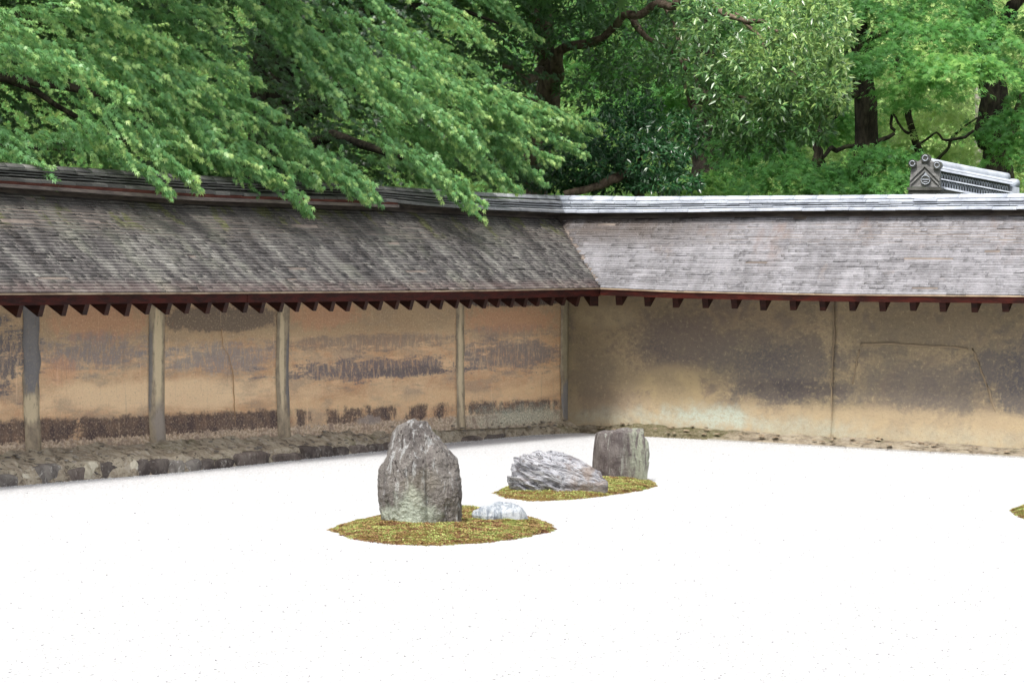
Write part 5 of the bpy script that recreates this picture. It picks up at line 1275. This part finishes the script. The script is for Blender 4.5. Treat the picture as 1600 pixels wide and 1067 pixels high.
# ------------------------------------------------------------------ moss islands
def _moss(g):
    v = g.attr('var'); p = g.pos()
    c = g.ramp(v, [(0.0, lin(96, 64, 50)), (0.22, lin(150, 112, 86)), (0.40, lin(170, 150, 98)), (0.56, lin(134, 146, 82)), (0.75, lin(154, 168, 94)), (1.0, lin(200, 206, 140))])
    pr = g.principled(c, 0.85, 0.2); tl = g.n('ShaderNodeBsdfTranslucent'); g.set(tl.inputs[0], c)
    mx = g.n('ShaderNodeMixShader'); mx.inputs[0].default_value = 0.2; g.t.links.new(pr, mx.inputs[1]); g.t.links.new(tl.outputs[0], mx.inputs[2]); return mx.outputs[0]
M_MOSS = simple('moss_tuft', _moss)
M_SOIL = simple('moss_soil', lambda g: g.principled(g.mix(g.noise(g.pos(), 25, 5, 0.7), lin(94, 66, 48), lin(140, 124, 66)), 0.95, 0.1, g.bump(g.noise(g.pos(), 80, 4, 0.7), 0.02, 1.0)))
def moss(outline, n_, label, seed, brown):
    pts = np.array([G(*p) for p in outline]); nx_ = np.roll(pts, -1, 0); pts = np.concatenate([pts + (nx_ - pts) * t for t in np.linspace(0, 1, 16, endpoint=False)]); c = pts.mean(0); root = empty('moss_patch', tuple(c)); tag(root, label, 'moss', 'moss patches around the rocks')
    th = np.arctan2(pts[:, 1] - c[1], pts[:, 0] - c[0]); order = np.argsort(th); th = th[order]; rr = np.linalg.norm((pts - c)[:, :2], axis=1)[order]
    thp = np.concatenate([th - 2 * math.pi, th, th + 2 * math.pi]); rp = np.tile(rr, 3)
    def R(t): return np.interp(t, thp, rp) * 0.985 * (1 + 0.012 * np.sin(t * 13 + seed) + 0.012 * np.sin(t * 31))
    def surf(t, k):
        r = R(t) * k; x, y = c[0] + np.cos(t) * r, c[1] + np.sin(t) * r
        z = gzv(x) + 0.034 * (1 - k ** 3) ** 0.6 + 0.008 * fbm(np.stack([x * 9, y * 9, x * 0], -1), 3, seed) * (k < 0.97) - 0.004
        return np.stack([x, y, z], -1)
    T, K = np.meshgrid(np.linspace(0, 2 * math.pi, 120, endpoint=False), np.linspace(0, 1.0, 26), indexing='ij'); Vg = surf(T.ravel(), K.ravel()); Q = []
    for i in range(120):
        for j in range(25): Q.append((i * 26 + j, i * 26 + j + 1, ((i + 1) % 120) * 26 + j + 1, ((i + 1) % 120) * 26 + j))
    link('moss_cushion', quads_mesh('moss_cushion', Vg, np.array(Q), True), M_SOIL, root)
    t = rng.uniform(-math.pi, math.pi, n_); k = np.sqrt(rng.random(n_)) * 1.015; P = surf(t, np.minimum(k, 1.0)) + np.stack([np.cos(t), np.sin(t), t * 0], -1) * (np.maximum(k - 1, 0) * R(t))[:, None]
    nn = fbm(P * [16, 16, 1], 4, seed + 5); edge = (k > 0.94)
    var = np.clip(0.50 + 0.30 * nn - brown + rng.normal(0, 0.2, n_) - 0.12 * edge, 0, 1)
    # each tuft: three little leaves round a point
    PP = np.repeat(P, 3, 0); ang = np.repeat(rng.uniform(0, 6.28, n_), 3) + np.tile([0, 2.1, 4.2], n_); up = rng.uniform(0.35, 1.1, n_ * 3)
    D = np.stack([np.cos(ang), np.sin(ang), up], -1); N = np.stack([-np.cos(ang) * up, -np.sin(ang) * up, np.ones(n_ * 3)], -1)
    me = leaf_mesh('moss_tufts', PP + [0, 0, 0.001], D, N, rng.uniform(0.006, 0.0125, n_ * 3), [(0, 0, 0), (0.5, 0.36, 0.05), (1, 0, -0.1), (0.5, -0.36, 0.05)], [(0, 3, 2, 1)], np.repeat(var, 3))
    link('moss_tufts', me, M_MOSS, root)['kind'] = 'stuff'
moss([(513, 828), (540, 839), (575, 848), (640, 853), (700, 852), (770, 848), (830, 838), (868, 829), (862, 820), (830, 808), (780, 797), (735, 792), (680, 790), (620, 798), (575, 810), (535, 819)], 34000,
     'front moss patch, a pointed oval of yellow green and rusty moss around the tallest rock', 3, 0.05)
moss([(769, 770), (790, 779), (830, 784), (880, 782), (940, 776), (1000, 767), (1028, 759), (1018, 751), (990, 742), (940, 738), (880, 742), (830, 750), (795, 761)], 26000,
     'far moss patch, narrow yellow green strip under the layered rock and the block rock', 9, 0.0)
moss([(1578, 797), (1590, 808), (1640, 822), (1740, 820), (1780, 806), (1720, 792), (1640, 787), (1600, 791)], 15000, 'moss patch tip just showing at the right edge of the gravel', 15, 0.0)
print('objects', len(bpy.data.objects))
